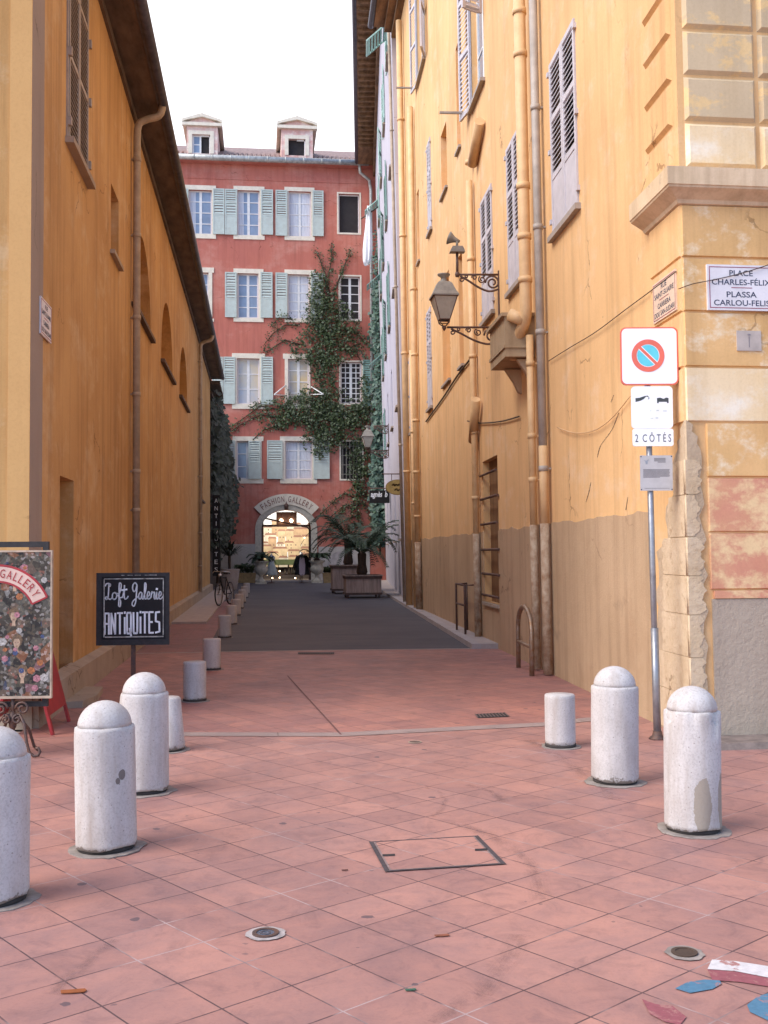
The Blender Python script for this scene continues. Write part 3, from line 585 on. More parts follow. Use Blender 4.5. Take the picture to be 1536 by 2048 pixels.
pitch = .405; base = FF.px(1440, 247)[1]
for i in range(-1, 8):
    z = base+i*pitch; m = 'fpale' if i == -1 else 'fpanel'
    z0 = max(z, cv0+.3)
    for a, e2 in ((.06, .70), (.735, 1.38), (1.415, 2.06), (2.1, 2.8)):
        b = MB(); b.bevel(FF, a, e2, z0+.012, z+pitch-.012, 0, .035, .03); obj('front_panel', b, M[m], yb)
    b = MB(); b.bevel(FR, .12, .80, z0+.012, z+pitch-.012, 0, .035, .03); obj('side_panel', b, M['yellow'], yb)
# broken plaster baring the stone of the corner
z = .015
M['stone_dark'] = plaster('broken_mortar', (.56, .42, .28), (.44, .32, .20), .3, (.30, .22, .15), (.6, .75), big=3, bump=1.0, fine=24)
bk = MB(); bk.prism(FF, [(-.01, 0)]+[(.11+.022*math.sin(k*1.9)+.014*math.sin(k*4.1+1), .1*k) for k in range(25)]+[(.11, 2.47), (.08, 2.52), (.09, 2.58), (.04, 2.62), (.05, 2.68), (-.01, 2.72)], -.02, .024)
bk.prism(FR, [(-.01, 0)]+[((.98-.36*(k/24)-.2*(k > 16)-.12*(k > 20)+.05*math.sin(k*1.7)+.03*math.sin(k*3.3)), .1*k) for k in range(25)]+[(.22, 2.45), (.16, 2.49), (.18, 2.56), (.09, 2.58), (.10, 2.65), (-.01, 2.72)], -.02, .02); obj('stone_bed', bk, M['stone_dark'], yb)
for i in range(7):
    h = random.choice((.30, .36, .42, .33)); wf = random.uniform(.07, .115); ws = (.92-.36*z/2.4-.2*(z > 1.6)-.12*(z > 2))*random.uniform(.8, .98)
    b = MB(); n = 16; ph = random.uniform(0, 6)
    for fr_, L in ((FF, wf), (FR, ws)):
        ed = [(L+.018*math.sin(ph+k*.9)+.010*math.sin(ph*2+k*2.3)-(.03 if k in (0, n) else 0), z+.004+(h-.008)*k/n) for k in range(n+1)]
        pts = [(-.028 if fr_ is FR else -.03, z+.005)]+ed+[(-.028 if fr_ is FR else -.03, z+h-.005)]
        b.prism(fr_, pts, -.02, .030 if fr_ is FF else .028)
    obj('stone_block', b, M['stone'], yb); z += h
    if z > 2.45: break
# closed shutters of the alley side
for key, (u0, u1, v0, v1) in RW.items():
    wd = MB(); wd.box(FR, u0, u1, v0, v1, -.138, -.132); wn = obj('window', wd, M['dark'], yb)
    near = key in 'abc'
    for k in (0, 1):
        a = u0+k*(u1-u0)/2+.006; e2 = u0+(k+1)*(u1-u0)/2-.006; H = v1-v0; sh = MB()
        shutter(sh, FR, a, e2, v0+.05, v1, -.03, .022, (v0+H*.34, v0+H*.67) if key in 'abcdef' else (), v0+H*.33, .07 if near else .1, .06)
        obj('shutter', sh, M['sh_lilac'], wn)
    for uu in (u0-.03, u1+.03):
        for q in (.1, .5, .95): obj('hinge', MB().box(FR, uu-.03, uu+.03, v0+H*q-.03, v0+H*q+.03, 0, .04), M['sh_lilac'], wn)
    b = MB().box(FR, u0-.08, u1+.08, v0-.03, v0+.04, 0, .07); obj('sill', b, M['sh_tan'], wn)
for r in NI:
    b = MB().box(FR, r[0]-.06, r[1]+.06, r[2]-.05, r[2], 0, .06); obj('niche_sill', b, M['sh_tan'], yb)
# top windows with leaves standing open
for r, kind in ((TW, 0), (TW2, 1)):
    u0, u1, v0, v1 = r; wd = MB(); sash(wd, FR, u0, u1, v0, v1, -.15, -.1, 4); wn = obj('window', wd, M['white'], yb)
    b = MB().box(FR, u0+.05, u1-.05, v0+.05, v1-.05, -.14, -.12); obj('pane', b, M['glass'], wn)
    L = min(.62, (u1-u0)/2)
    leaves = ((u1, 10, v0, L), (u0, 118, v0+1.15, .42)) if kind == 0 else ((u1, 9, v0, L), (u0, 166, v0, L))
    for uu, a, va_, L_ in leaves:
        fr_ = FR.sub(uu, 0, .03, math.radians(a)); sh = MB(); shutter(sh, fr_, 0, L_, va_, v1, -.02, .025, (v0+1.15+.02, v0+2.2), None, .09, .06); obj('shutter', sh, M['sh_lilac'], wn)
    b = MB().box(FR, u0-.08, u1+.08, v0-.06, v0, 0, .09); obj('sill', b, M['sh_tan'], wn)
    b = MB().box(FR, u1+.46, u1+.5, v0+.1, v0+.14, 0, .55); obj('shutter_stay', b, M['sh_tan'], wn)
# barred low window with boarded back
u0, u1, v0, v1 = BW
b = MB().box(FR, u0, u1, v0, v1, -.2, -.12); wn = obj('barred_window', b, simple('rusty_board', (.24, .125, .05), .8, .35, 3, stretch=(3, 3, .4), c2=(.15, .07, .03)), yb)
for i, q in enumerate((.05, .2, .37, .55, .73, .9)):
    b = MB(); v = v0+(v1-v0)*q; ex = .12 if i in (1, 2, 4) else 0; b.tube([FR.p(u0-ex, v, .03), FR.p(u1+.12, v, .03)], .022, 8); obj('bar', b, M['iron'], wn)
b = MB().box(FR, u0-.02, u1+.05, v0-.05, v0, 0, .06); obj('sill', b, M['plinth'], wn)
# pipes of the corner building
def ru(px, py): return FR.px(px, py)[0]
def rv(px, py): return FR.px(px, py)[1]
ug = FR.px(1094, 1250, .1)[0]; uy = FR.px(1072, 1250, .1)[0]
downpipe(yb, FR, ug, PV, 8.3+2, .056, M['gpipe'], .1, [2.7, 4.5, 5.9, 7.5], None)
obj('pipe_foot', MB().tube([FR.p(ug, .02, .1), FR.p(ug, PV, .1)], .061, 12), M['wpipe'], yb)
obj('grey_pipe_sleeve', MB().tube([FR.p(ug, PV, .1), FR.p(ug, 3.0, .1)], .06, 12), M['ypipe'], yb)
zel = rv(1060, 640)
downpipe(yb, FR, uy, PV, zel-.3, .052, M['ypipe'], .1, [2.6, 3.2, 4.2], None)
obj('pipe_foot', MB().tube([FR.p(uy, .02, .1), FR.p(uy, PV, .1)], .057, 12), M['wpipe'], yb)
ub = FR.px(1051, 450, .14)[0]
pt = [(ub, 11, .16), (ub, zel+.05, .16)]
ob = obj('vent_pipe', MB().tube([FR.p(*q) for q in pt]+[FR.p(*q) for q in curve((ub, zel+.05, .16), (ub, zel-.25, .16), (ub+.3, zel-.15, .22), (ub+.5, zel-.55, .26), 8)[1:]], .082, 14), M['ypipe'], yb)
for v in (zel+1.05, zel+1.75, zel+3.6, zel+4.2, zel+.45): obj('pipe_collar', MB().tube([FR.p(ub, v-.04, .16), FR.p(ub, v+.04, .16)], .096, 14), M['ypipe'], ob)
b = MB().tube([FR.p(ub+.05, zel-.10, .18), FR.p(ub+.14, zel+.0, .36)], .088, 14); obj('pipe_branch', b, M['ypipe'], ob)
# boxed vent under the shuttered window
va, vb_ = ub+.2, ub+1.35; vz1, vz0 = rv(1000, 690)-.1, rv(1000, 772)
b = MB(); b.box(FR, va, vb_, vz0, vz1, 0, .42); b.box(FR, va-.03, vb_+.03, vz1, vz1+.05, 0, .47); b.box(FR, va-.02, vb_+.02, vz0+.12, vz0+.16, 0, .44); obj('vent_box', b, plaster('weathered_vent_box', (.44, .32, .19), (.32, .22, .12), .6, (.22, .15, .09), (.58, .72), big=2), yb)
b = MB()
for u in (va+.15, vb_-.15): obj('corbel', MB().prism(Fr(FR.p(u-.05, 0, 0), FR.n, FR.v, FR.u), [(0, vz0-.38), (.05, vz0-.35), (.12, vz0-.2), (.24, vz0-.02), (0, vz0-.02)], 0, .09), M['cement'], yb)
for (xa, ya, xb, yb_, r, m, foot) in ((965, 1195, 947, 345, .06, 'ypipe', 1.95), (846, 1190, 838, 160, .08, 'ypipe', 1.9)):
    u = ru(xa, ya); downpipe(yb, FR, u, .05, rv((xa+xb)/2, yb_), r, M[m], r+.03, [2.6, 3.8, 5.2, 7.0, 8.8], None)
    obj('pipe_foot', MB().tube([FR.p(u, .05, r+.03), FR.p(u, foot, r+.03)], r*1.1, 12), M['wpipe'], yb)
u = ru(955, 345); b = MB().tube([FR.p(u, rv(945, 345)-.05, .09), FR.p(u-.9, rv(957, 275), .1)], .09, 12); obj('slanted_pipe', b, M['ypipe'], yb)
u = ru(957, 870); b = MB().tube([FR.p(u+.1, rv(952, 885), .09), FR.p(u-.5, rv(963, 800), .12)], .085, 12); obj('slanted_pipe', b, M['ypipe'], yb)
u = FR.px(811, 800, .13)[0]; downpipe(yb, FR, u, .05, RH-.7, .09, M['ypipe'], .13, [4, 7.5, 11, 14.5], None)
u = FR.px(826, 900, .1)[0]; downpipe(yb, FR, u, .05, 7.3, .06, M['ypipe'], .1, [3, 5], None)
# eave of the corner building
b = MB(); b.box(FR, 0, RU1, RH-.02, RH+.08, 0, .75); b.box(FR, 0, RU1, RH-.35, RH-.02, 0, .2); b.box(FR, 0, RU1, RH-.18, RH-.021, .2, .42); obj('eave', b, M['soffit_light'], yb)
b = MB().tube([FR.p(0, RH+.06, .83), FR.p(RU1+.1, RH+.06, .83)], .1, 10); obj('gutter', b, M['gutter'], yb)
# ------------------------------------------------------------------ lilac grey house further up on the right
GH = 24.3
LO = FR.p(RU1+.02, 0); FG = Fr(LO, V((.094, 1, 0)).normalized(), V((-.021, 0, 1)), V((-1, .094, -.021)).normalized())
RU2 = (62.25-LO.y)*1.0052
gb = thing('lilac_house', 'narrow lilac grey house with green shutters beyond the yellow building', 'building', tuple(LO))
rows = [(2.1, 4.4, 0), (6.6, 8.9, 1), (10.6, 13.0, 1), (14.8, 17.0, 1), (18.7, 20.8, 1)]
ops = []; wins = []
for ci, uc in enumerate((3.4, 9.4, 15.6, 21.6)):
    for (a, e, k) in rows:
        ops.append((uc-.6, uc+.6, a, e, .22, 0)); wins.append((ci, uc-.6, uc+.6, a, e, k))
wl = MB(); wl.wall(FG, 0, RU2, 0, GH, ops); e = FG.p(RU2, 0)
wl.poly([FG.p(0, 0), FG.p(0, GH), (15, LO.y, GH), (15, LO.y, 0)]); wl.poly([FG.p(0, GH), FG.p(RU2, GH), (15, e.y, GH), (15, LO.y, GH)])
wl.poly([(15, LO.y, 0), (15, e.y, 0), (15, e.y, GH), (15, LO.y, GH)]); obj('wall', wl, M['lilac'], gb)
for (ci, a, e, c, d, k) in wins:
    wd = MB(); sash(wd, FG, a, e, c, d, -.2, -.14, 4); wn = obj('window', wd, M['white'], gb)
    obj('pane', MB().box(FG, a+.05, e-.05, c+.05, d-.05, -.19, -.17), M['glass'], wn)
    obj('sill', MB().box(FG, a-.1, e+.1, c-.07, c, 0, .1), M['plinth'], wn)
    if not k or ci == 0 and c < 18 or ci == 1 and c < 10 or ci == 2 and c < 8: continue
    m = M['sh_mint'] if c > 18 else M['sh_green']; H = d-c
    if (ci, int(c)) in ((3, 18), (3, 14), (3, 10), (0, 18)):   # lower flap pushed out like an awning
        for uu, an in ((a, 177), (e, 3)):
            f2 = FG.sub(uu, 0, .03, math.radians(an)); sh = MB(); shutter(sh, f2, 0, .58, c, d, -.02, .02, (c+H*.5,), None, .13, .06); obj('shutter', sh, m, wn)
        th = math.radians(50); fa = Fr(FG.p(a, c+H*.5, .03), FG.u, (FG.n*math.sin(th)-FG.v*math.cos(th)), (FG.v*math.sin(th)+FG.n*math.cos(th)))
        sh = MB(); shutter(sh, fa, 0, 1.2, 0, .95, -.02, .02, (), None, .13, .06); obj('awning_flap', sh, m, wn)
    else:
        op = (ci*3+int(c)) % 4
        for uu, an in ((a, 177 if op else 168), (e, 3 if op != 2 else 9)):
            f2 = FG.sub(uu, 0, .03, math.radians(an)); sh = MB(); shutter(sh, f2, 0, .58, c, d, -.02, .02, (c+H*.5,), None, .13, .06); obj('shutter', sh, m, wn)
b = MB(); b.box(FG, 0, RU2, GH, GH+.1, 0, 1.0)
for i in range(43): u = .3+i*.6; b.box(FG, u, u+.12, GH-.14, GH, .02, .95)
b.box(FG, 0, RU2, GH-.5, GH-.14, 0, .14); obj('eave', b, M['soffit_light'], gb)
b = MB().tube([FG.p(0, GH+.12, 1.06), FG.p(RU2, GH+.12, 1.06)], .13, 10); obj('gutter', b, M['gutter'], gb)
b = MB(); b.poly([FG.p(0, GH+.25, 1.0), FG.p(RU2, GH+.25, 1.0), FG.p(RU2, GH+2.5, -6), FG.p(0, GH+2.5, -6)]); obj('roof', b, M['roof'], gb)
downpipe(gb, FG, .25, .1, GH-.5, .05, M['greige'], .08, [5, 10, 15, 20])
# ------------------------------------------------------------------ red building closing the alley
YF = 62.2
FD = Fr((0, YF, 0), (1, 0, 0), (0, 0, 1), (0, -1, 0))
def q(px, py): return FD.px(px, py)
def fr4(x0, y0, x1, y1):
    a, b = q(x0, y0), q(x1, y1); c, d = q(x0, y1), q(x1, y0); return ((a[0]+c[0])/2, (b[0]+d[0])/2, (b[1]+c[1])/2, (a[1]+d[1])/2)
rb = thing('red_building', 'tall red building closing off the end of the alley, with blue grey shutters and dormers', 'building', (1, YF, 0))
DH = (q(365, 312)[1]+q(715, 322)[1])/2-.42
W = [  # surround, opening, shutters, rows, glass kind
 ((370, 371, 432, 477), (378, 380, 424, 468), [(426, 378, 449, 469), (352, 378, 376, 468)], 4, 'curtain'),
 ((467, 373, 529, 479), (475, 381, 519, 471), [(450, 379, 474, 470), (522, 380, 546, 470)], 4, 'curtain'),
 ((569, 375, 629, 481), (577, 383, 622, 473), [(551, 381, 574, 472), (625, 382, 647, 473)], 4, 'curtain'),
 (None, (677, 388, 719, 466), [], 0, 'dark'),
 ((366, 535, 428, 643), (374, 545, 417, 637), [], 4, 'glass'),
 ((467, 538, 527, 644), (475, 547, 517, 636), [(450, 545, 473, 635), (521, 545, 545, 636)], 4, 'glass'),
 ((569, 540, 629, 645), (576, 549, 619, 638), [(551, 546, 574, 636), (622, 547, 646, 637)], 5, 'curtain'),
 (None, (680, 553, 720, 639), [], 5, 'dark'),
 ((464, 707, 530, 818), (474, 717, 519, 808), [(447, 714, 470, 808), (522, 714, 546, 809), (424, 714, 446, 808)], 3, 'warm'),
 ((566, 708, 624, 818), (576, 718, 618, 808), [], 4, 'warm'),
 (None, (681, 724, 723, 807), [(726, 720, 748, 812)], 8, 'dark'),
 ((465, 873, 527, 967), (473, 882, 517, 958), [(447, 881, 470, 958), (497, 882, 521, 958)], 3, 'glass'),
 ((560, 873, 634, 967), (570, 882, 624, 958), [(534, 881, 565, 958), (627, 882, 659, 958)], 4, 'curtain'),
 (None, (682, 883, 724, 958), [], -1, 'dark'),
]
ARC = fr4(523, 1020, 622, 1163)
ops = [(*fr4(*o), .28, 0) for s, o, sh, r, k in W]
ah = ARC[3]-q(573, 1058)[1]
arch_op = (ARC[0], ARC[1], 0.0, ARC[3], .6, ah)
wl = MB(); wl.wall(FD, -9, 8.0, 0, DH, ops, back=True); 
wl = MB()
wl.wall(FD, -9, 8.0, 0, DH, ops+[arch_op], back=False)
for o in ops: wl.poly([FD.p(o[0], o[2], -.28), FD.p(o[1], o[2], -.28), FD.p(o[1], o[3], -.28), FD.p(o[0], o[3], -.28)])
YB2 = YF+13
wl.poly([(-9, YF, 0), (-9, YB2, 0), (-9, YB2, DH), (-9, YF, DH)]); wl.poly([(8.0, YF, 0), (8.0, YB2, 0), (8.0, YB2, DH), (8.0, YF, DH)]); wl.poly([(-9, YB2, 0), (8.0, YB2, 0), (8.0, YB2, DH), (-9, YB2, DH)])
obj('wall', wl, M['red'], rb)
sy = q(550, 361)[1]; b = MB().box(FD, -9, 8.0, sy-.03, sy+.03, 0, .03); obj('string_line', b, M['red'], rb)
wi = 0
for s, o, shs, rows_, kind in W:
    wi += 1
    u0, u1, v0, v1 = fr4(*o); wd = MB()
    if s:
        a, e, c, d = fr4(*s); jm = .1
        for args in ((a, u0, v1, d), (u1, e, v1, d), (u0, u1, v1, d), (a, e, c, v0), ): wd.box(FD, args[0], args[1], args[2], args[3], 0, .05)
        wd.box(FD, a+jm, u0, v0, v1, 0, .048); wd.box(FD, u1, e-jm, v0, v1, 0, .048)
    else:
        for args in ((u0-.09, u0, v0-.09, v1+.09), (u1, u1+.09, v0-.09, v1+.09), (u0, u1, v1, v1+.09), (u0, u1, v0-.09, v0)): wd.box(FD, *args, 0, .03)
    wn = obj('window', wd, M['cream'], rb)
    sb = MB()
    if rows_ > 0: sash(sb, FD, u0, u1, v0, v1, -.24, -.17, rows_, 4 if rows_ == 8 else 2, .08, .05, .15)
    elif rows_ == 0: sash(sb, FD, u0, u1, v0, v1, -.24, -.17, 1, 1, .07)
    if rows_ >= 0: obj('sash', sb, M['white'], wn)
    else:
        for k in range(6): sb.box(FD, u0+(u1-u0)*(k+.5)/6-.02, u0+(u1-u0)*(k+.5)/6+.02, v0, v1, .0, .04)
        for k in range(4): sb.box(FD, u0-.03, u1+.03, v0+(v1-v0)*(k+.5)/4-.015, v0+(v1-v0)*(k+.5)/4+.015, .01, .035)
        obj('grille', sb, M['lampmetal'], wn)
    mt = {'dark': 'dark', 'glass': 'glass', 'curtain': 'glass', 'warm': 'glass_warm'}[kind]
    obj('pane', MB().poly([FD.p(u0, v0, -.2), FD.p(u1, v0, -.2), FD.p(u1, v1, -.2), FD.p(u0, v1, -.2)]), M[mt], wn)
    if kind == 'curtain':
        cb = MB(); m_ = (u0+u1)/2
        sides = [(u0+.09, m_-.1, 0), (m_+.1, u1-.09, 1)]
        for (a, e, sd_) in sides:
            if wi in (1, 2) and sd_: continue
            e2 = e if wi not in (1, 2) else a+(e-a)*.6
            n = 10
            for k in range(n):
                x0, x1 = a+(e2-a)*k/n, a+(e2-a)*(k+1)/n; z0, z1 = -.196+.006*(k % 2), -.196+.006*((k+1) % 2)
                cb.poly([FD.p(x0, v0+.09, z0), FD.p(x1, v0+.09, z1), FD.p(x1, v1-.09, z1), FD.p(x0, v1-.09, z0)])
        obj('curtain', cb, M['curtain'], wn)
    for sx in shs:
        a, e, c, d = fr4(*sx); H = d-c; sh = MB()
        shutter(sh, FD, a, e, c, d, .055, .11, (c+H*.42, c+H*.70), c+H*.41, .15, .075); obj('shutter', sh, M['sh_blue' if wi != 11 else 'sh_green'], wn)
# C3 window: two little struts of a raised shutter
for (x0, y0_, x1, y1_) in ((548, 794, 571, 771), (645, 793, 621, 773)):
    b = MB(); a, e = q(x0, y0_), q(x1, y1_); b.tube([FD.p(*a, .9), FD.p(*e, .05)], .035, 6); b.tube([FD.p(a[0], a[1], .9), FD.p(e[0], a[1]+.1, .05)], .03, 6); obj('shutter_strut', b, M['white'], rb)
# eaves gutter and roof
b = MB(); b.box(FD, -9, 8.0, DH-.02, DH+.1, 0, .5); obj('eave', b, M['red'], rb)
b = MB(); b.tube([FD.p(-9, DH+.16, .52), FD.p(6.3, DH+.16, .52)], .17, 10)
for k in range(14): b.tube([FD.p(-8+k*1.05, DH+.16, .52), FD.p(-7.94+k*1.05, DH+.16, .52)], .185, 10)
obj('gutter', b, M['zinc'], rb)
rf = MB(); RT = 3.6; RD = 6.5
rf.poly([FD.p(-9, DH+.1, .5), FD.p(6.4, DH+.1, .5), FD.p(6.4, DH+.1+.48*7, -6.5), FD.p(-9, DH+.1+.48*7, -6.5)]); rf.poly([FD.p(-9, DH+.1+.48*7, -6.5), FD.p(6.4, DH+.1+.48*7, -6.5), FD.p(6.4, DH, -13), FD.p(-9, DH, -13)])
k = -8.9
while k < 6.3:
    for j in range(3):
        w0_ = .5-j*.75; rf.tube([FD.p(k, DH+.17+(.5-w0_)*.48, w0_), FD.p(k, DH+.21+(.5-w0_+.75)*.48, w0_-.78)], [.115, .09], 6)
    k += .27
obj('roof', rf, M['roof'], rb)
for (x0, yt, x1, yb2, ox0, oy0, ox1, oy1, sashed) in ((367, 230, 441, 307, 384, 267, 420, 305, 1), (557, 236, 632, 310, 577, 276, 611, 309, 0)):
    W0 = -.15; fd = Fr(FD.p(0, 0, W0), FD.u, FD.v, FD.n)
    a, e = q(x0+6, 270)[0], q(x1-6, 270)[0]; vt = (q(x0, yt+14)[1]+q(x1, yt+14)[1])/2; ap = q((x0+x1)/2, yt-2)[1]; v0 = DH+.15
    ou0, ou1, ov0, ov1 = fr4(ox0, oy0, ox1, oy1); ov0 = max(ov0, v0+.05)
    dm = MB(); dm.wall(fd, a, e, v0, vt, [(ou0, ou1, ov0, ov1, .3, 0)]); dm.poly([fd.p(a, v0), fd.p(a, vt), fd.p(a, vt, -4.5), fd.p(a, v0, -4.5)]); dm.poly([fd.p(e, v0), fd.p(e, vt), fd.p(e, vt, -4.5), fd.p(e, v0, -4.5)])
    dm.poly([fd.p(a-.1, vt), fd.p(e+.1, vt), fd.p((a+e)/2, ap-.1)])
    do = obj('dormer', dm, plaster('dormer_plaster', (.72, .50, .44), (.62, .32, .27), .4, (.78, .68, .60), (.45, .65), big=1.0), rb)
    b = MB(); m_ = (a+e)/2; o_ = .26
    b.prism(fd, [(a-o_, vt-.02), (a-o_, vt+.16), (m_, ap+.06), (e+o_, vt+.16), (e+o_, vt-.02), (e+o_-.3, vt+.09), (m_, ap-.22), (a-o_+.3, vt+.09)][0:5]+[(e, vt+.1), (m_, ap-.16), (a, vt+.1)], -4.5, .2)
    b.box(fd, a-o_, e+o_, vt-.2, vt-.021, -.1, .18); obj('pediment', b, M['cream'], do)
    b = MB()
    for args in ((ou0-.22, ou0, ov0, ov1+.22), (ou1, ou1+.22, ov0, ov1+.22), (ou0, ou1, ov1, ov1+.22)): b.box(fd, *args, 0, .04)
    obj('surround', b, M['cream'], do)
    b = MB()
    if sashed: sash(b, fd, ou0, (ou0+ou1)/2, ov0, ov1, -.2, -.14, 2, 1, .1, .06); obj('pane', MB().box(fd, ou0, (ou0+ou1)/2, ov0, ov1, -.19, -.16), M['glass'], do)
    b.box(fd, ou1-.06, ou1, ov0, ov1, -.2, -.1); b.box(fd, (ou0+ou1)/2, ou1, ov1-.08, ov1, -.2, -.1); obj('sash', b, M['white'], do)
    obj('opening', MB().box(fd, ou0, ou1, ov0, ov1, -.29, -.27), M['dark'], do)
b = MB(); pa = q(717, 322); pb = q(741, 372)
b.tube([FD.p(pa[0], DH+.1, .5), FD.p(pa[0]+.05, DH-.4, .45), FD.p(pb[0]-.1, pb[1]+.3, .16), FD.p(pb[0], pb[1]-.3, .14), FD.p(pb[0], 3, .14)], .09, 10); obj('downpipe', b, M['zinc'], rb)
# pale base and the arched doorway
pz = q(500, 1088)[1]
b = MB(); a0 = q(511, 1100)[0]; a1 = q(637, 1100)[0]
b.box(FD, -9, a0, 0, pz, 0, .03); b.box(FD, a1, 6.3, 0, pz*.92, 0, .03); obj('base_panel', b, plaster('pale_base', (.50, .47, .43), (.42, .39, .36), .4), rb)
cu, ru_, ri = (ARC[0]+ARC[1])/2, (ARC[1]-ARC[0])/2, ah; sp = ARC[3]-ah
b = MB(); N = 24; th_ = .36
ins = [(ARC[0], 0.03)]+[(cu-ru_*math.cos(math.pi*k/N), sp+ri*math.sin(math.pi*k/N)) for k in range(N+1)]+[(ARC[1], 0.03)]
ots = [(ARC[0]-th_, 0.03)]+[(cu-(ru_+th_)*math.cos(math.pi*k/N), sp+(ri+th_)*math.sin(math.pi*k/N)) for k in range(N+1)]+[(ARC[1]+th_, 0.03)]
for k in range(len(ins)-1):
    A, B, Cc, D = ins[k], ins[k+1], ots[k+1], ots[k]
    b.poly([FD.p(*x, .07) for x in (A, B, Cc, D)]); b.poly([FD.p(*A, .07), FD.p(*B, .07), FD.p(*B, -.62), FD.p(*A, -.62)]); b.poly([FD.p(*D, .07), FD.p(*Cc, .07), FD.p(*Cc, 0), FD.p(*D, 0)])
obj('arch_surround', b, M['urn'], rb)
# the lit shop behind the arch
IN0, IN1 = ARC[0]-1.2, ARC[1]+1.2
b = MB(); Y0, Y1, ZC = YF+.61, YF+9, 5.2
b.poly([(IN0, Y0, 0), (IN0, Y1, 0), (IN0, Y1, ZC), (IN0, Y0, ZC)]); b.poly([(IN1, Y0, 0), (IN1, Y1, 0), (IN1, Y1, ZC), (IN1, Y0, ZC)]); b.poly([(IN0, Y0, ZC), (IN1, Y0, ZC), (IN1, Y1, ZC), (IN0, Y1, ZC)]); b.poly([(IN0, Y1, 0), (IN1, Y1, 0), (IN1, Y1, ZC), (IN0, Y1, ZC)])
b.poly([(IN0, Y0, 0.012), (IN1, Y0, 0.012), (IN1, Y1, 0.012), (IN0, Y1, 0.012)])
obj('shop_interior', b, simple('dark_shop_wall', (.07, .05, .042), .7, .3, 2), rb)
# dark door frame: transom and uprights, upper panel with two lamps
b = MB(); tz = q(572, 1051)[1]
b.box(FD, ARC[0], ARC[1], tz-.06, tz+.06, -.5, -.4)
for u in (ARC[0]+.06, ARC[1]-.06): b.box(FD, u-.06, u+.06, 0.02, sp+.5, -.5, -.4)
um0, um1 = q(553, 1040)[0], q(594, 1040)[0]; b.box(FD, um0, um1, tz+.06, ARC[3]-.1, -.5, -.42)
b.tube([FD.p(ARC[1]+.5, tz-.75, .02), FD.p(um1+.6, tz-.1, -.2), FD.p(um0-1.0, tz+.5, -.2)], .05, 6)
obj('door_frame', b, M['iron'], rb)
t = thing('town_picture', 'lit picture of stacked town houses with red roofs filling the back of the arched doorway', 'picture', (cu, Y1-.3, .6))
FB = Fr((0, Y1-.3, 0), (1, 0, 0), (0, 0, 1), (0, -1, 0))
pic = MB().box(FB, IN0+.1, IN1-.1, .9, 4.9, 0, .06); obj('board', pic, simple('picture_sky', (.78, .82, .86), .6, .12, .7, bump=0), t)
random.seed(11)
hs = {'a': MB(), 'b': MB(), 'c': MB(), 'r': MB(), 'g': MB(), 'w': MB()}
for row in range(5):
    zb = 3.1-row*.5; u = IN0+.2+random.uniform(0, .3); wz = .062+row*.004
    while u < IN1-.6:
        wd_ = random.uniform(.4, 1.0); hh = random.uniform(.35, .85); kx_ = random.choice('aabbc')
        u2 = min(u+wd_, IN1-.15)
        hs[kx_].poly([FB.p(u, zb-.35, wz), FB.p(u2, zb-.35, wz), FB.p(u2, zb+hh-.2, wz), FB.p(u, zb+hh-.2, wz)])
        hs['r'].poly([FB.p(u-.03, zb+hh-.2, wz+.002), FB.p(u2+.03, zb+hh-.2, wz+.002), FB.p(u2-.05, zb+hh-.08, wz+.002), FB.p(u+.05, zb+hh-.06, wz+.002)])
        for k in range(2):
            for j in range(2):
                if random.random() < .4: continue
                wu = u+(u2-u)*(.28+.42*k); wv = zb-.1+j*.2; hs['w'].poly([FB.p(wu-.03, wv-.05, wz+.002), FB.p(wu+.03, wv-.05, wz+.002), FB.p(wu+.03, wv+.05, wz+.002), FB.p(wu-.03, wv+.05, wz+.002)])
        u = u2+random.uniform(-.02, .12)
hs['g'].box(FB, IN0+.12, IN1-.12, .9, 1.25, .0, .1)
for kx_, c in (('a', (.66, .50, .30)), ('b', (.74, .66, .52)), ('c', (.58, .38, .22)), ('r', (.36, .18, .12)), ('g', (.09, .12, .04)), ('w', (.16, .11, .09))):
    obj({'a': 'ochre_paint', 'b': 'cream_paint', 'c': 'orange_paint', 'r': 'roof_paint', 'g': 'hedge', 'w': 'window_paint'}[kx_], hs[kx_], simple('picture_'+kx_, c, .6, .25, 2, bump=0), t)
# two lit globe lamps over the shop door, then added fill lights
gl = emit('lit_globe', (1, .72, .45), 9)
for i, (px, py) in enumerate(((563, 1041), (583, 1041))):
    u, v = q(px, py); lt = thing('globe_lamp', ['left of the two lit globe lamps over the shop door', 'right of the two lit globe lamps over the shop door'][i], 'lamp', tuple(FD.p(u, v, -.3)), 'globe lamps in the doorway')
    s_ = MB(); s_.lathe([(.001, -.1), (.06, -.08), (.1, 0), (.07, .075), (.02, .1)], FD.p(u, v, -.3), 14); obj('globe', s_, gl, lt)
    obj('stem', MB().tube([FD.p(u, v+.1, -.3), FD.p(u, v+.35, -.3), FD.p(u, v+.35, -.42)], .015, 6), M['iron'], lt)
for x in (-.6, 1.2):
    pl = bpy.data.lights.new('picture_fill_light', 'AREA'); pl.energy = 170; pl.size = 2.2; pl.color = (1, .92, .80); po = bpy.data.objects.new('picture_fill_light', pl); C.objects.link(po)  # added area lights with no fixture, brightening the town picture
    po.location = (cu+x*.6, YF+4.6, 4.9); po.rotation_euler = (R_(48), 0, 0)
random.seed(5)
spark = [(535, 1151), (560, 1143), (560, 1156), (592, 1157), (612, 1052), (611, 1075), (545, 1157)]
for i, (px, py) in enumerate(spark):
    u, v = q(px, py); o = obj('shop_light', MB().lathe([(.001, -.035), (.03, -.02), (.038, .01), (.02, .03), (.001, .036)], FD.p(u, max(v, .1), -1.2), 8), gl)
    tag(o, 'tiny lit bulb among the goods in the arched shop doorway', 'light', 'tiny bulbs in the shop doorway')
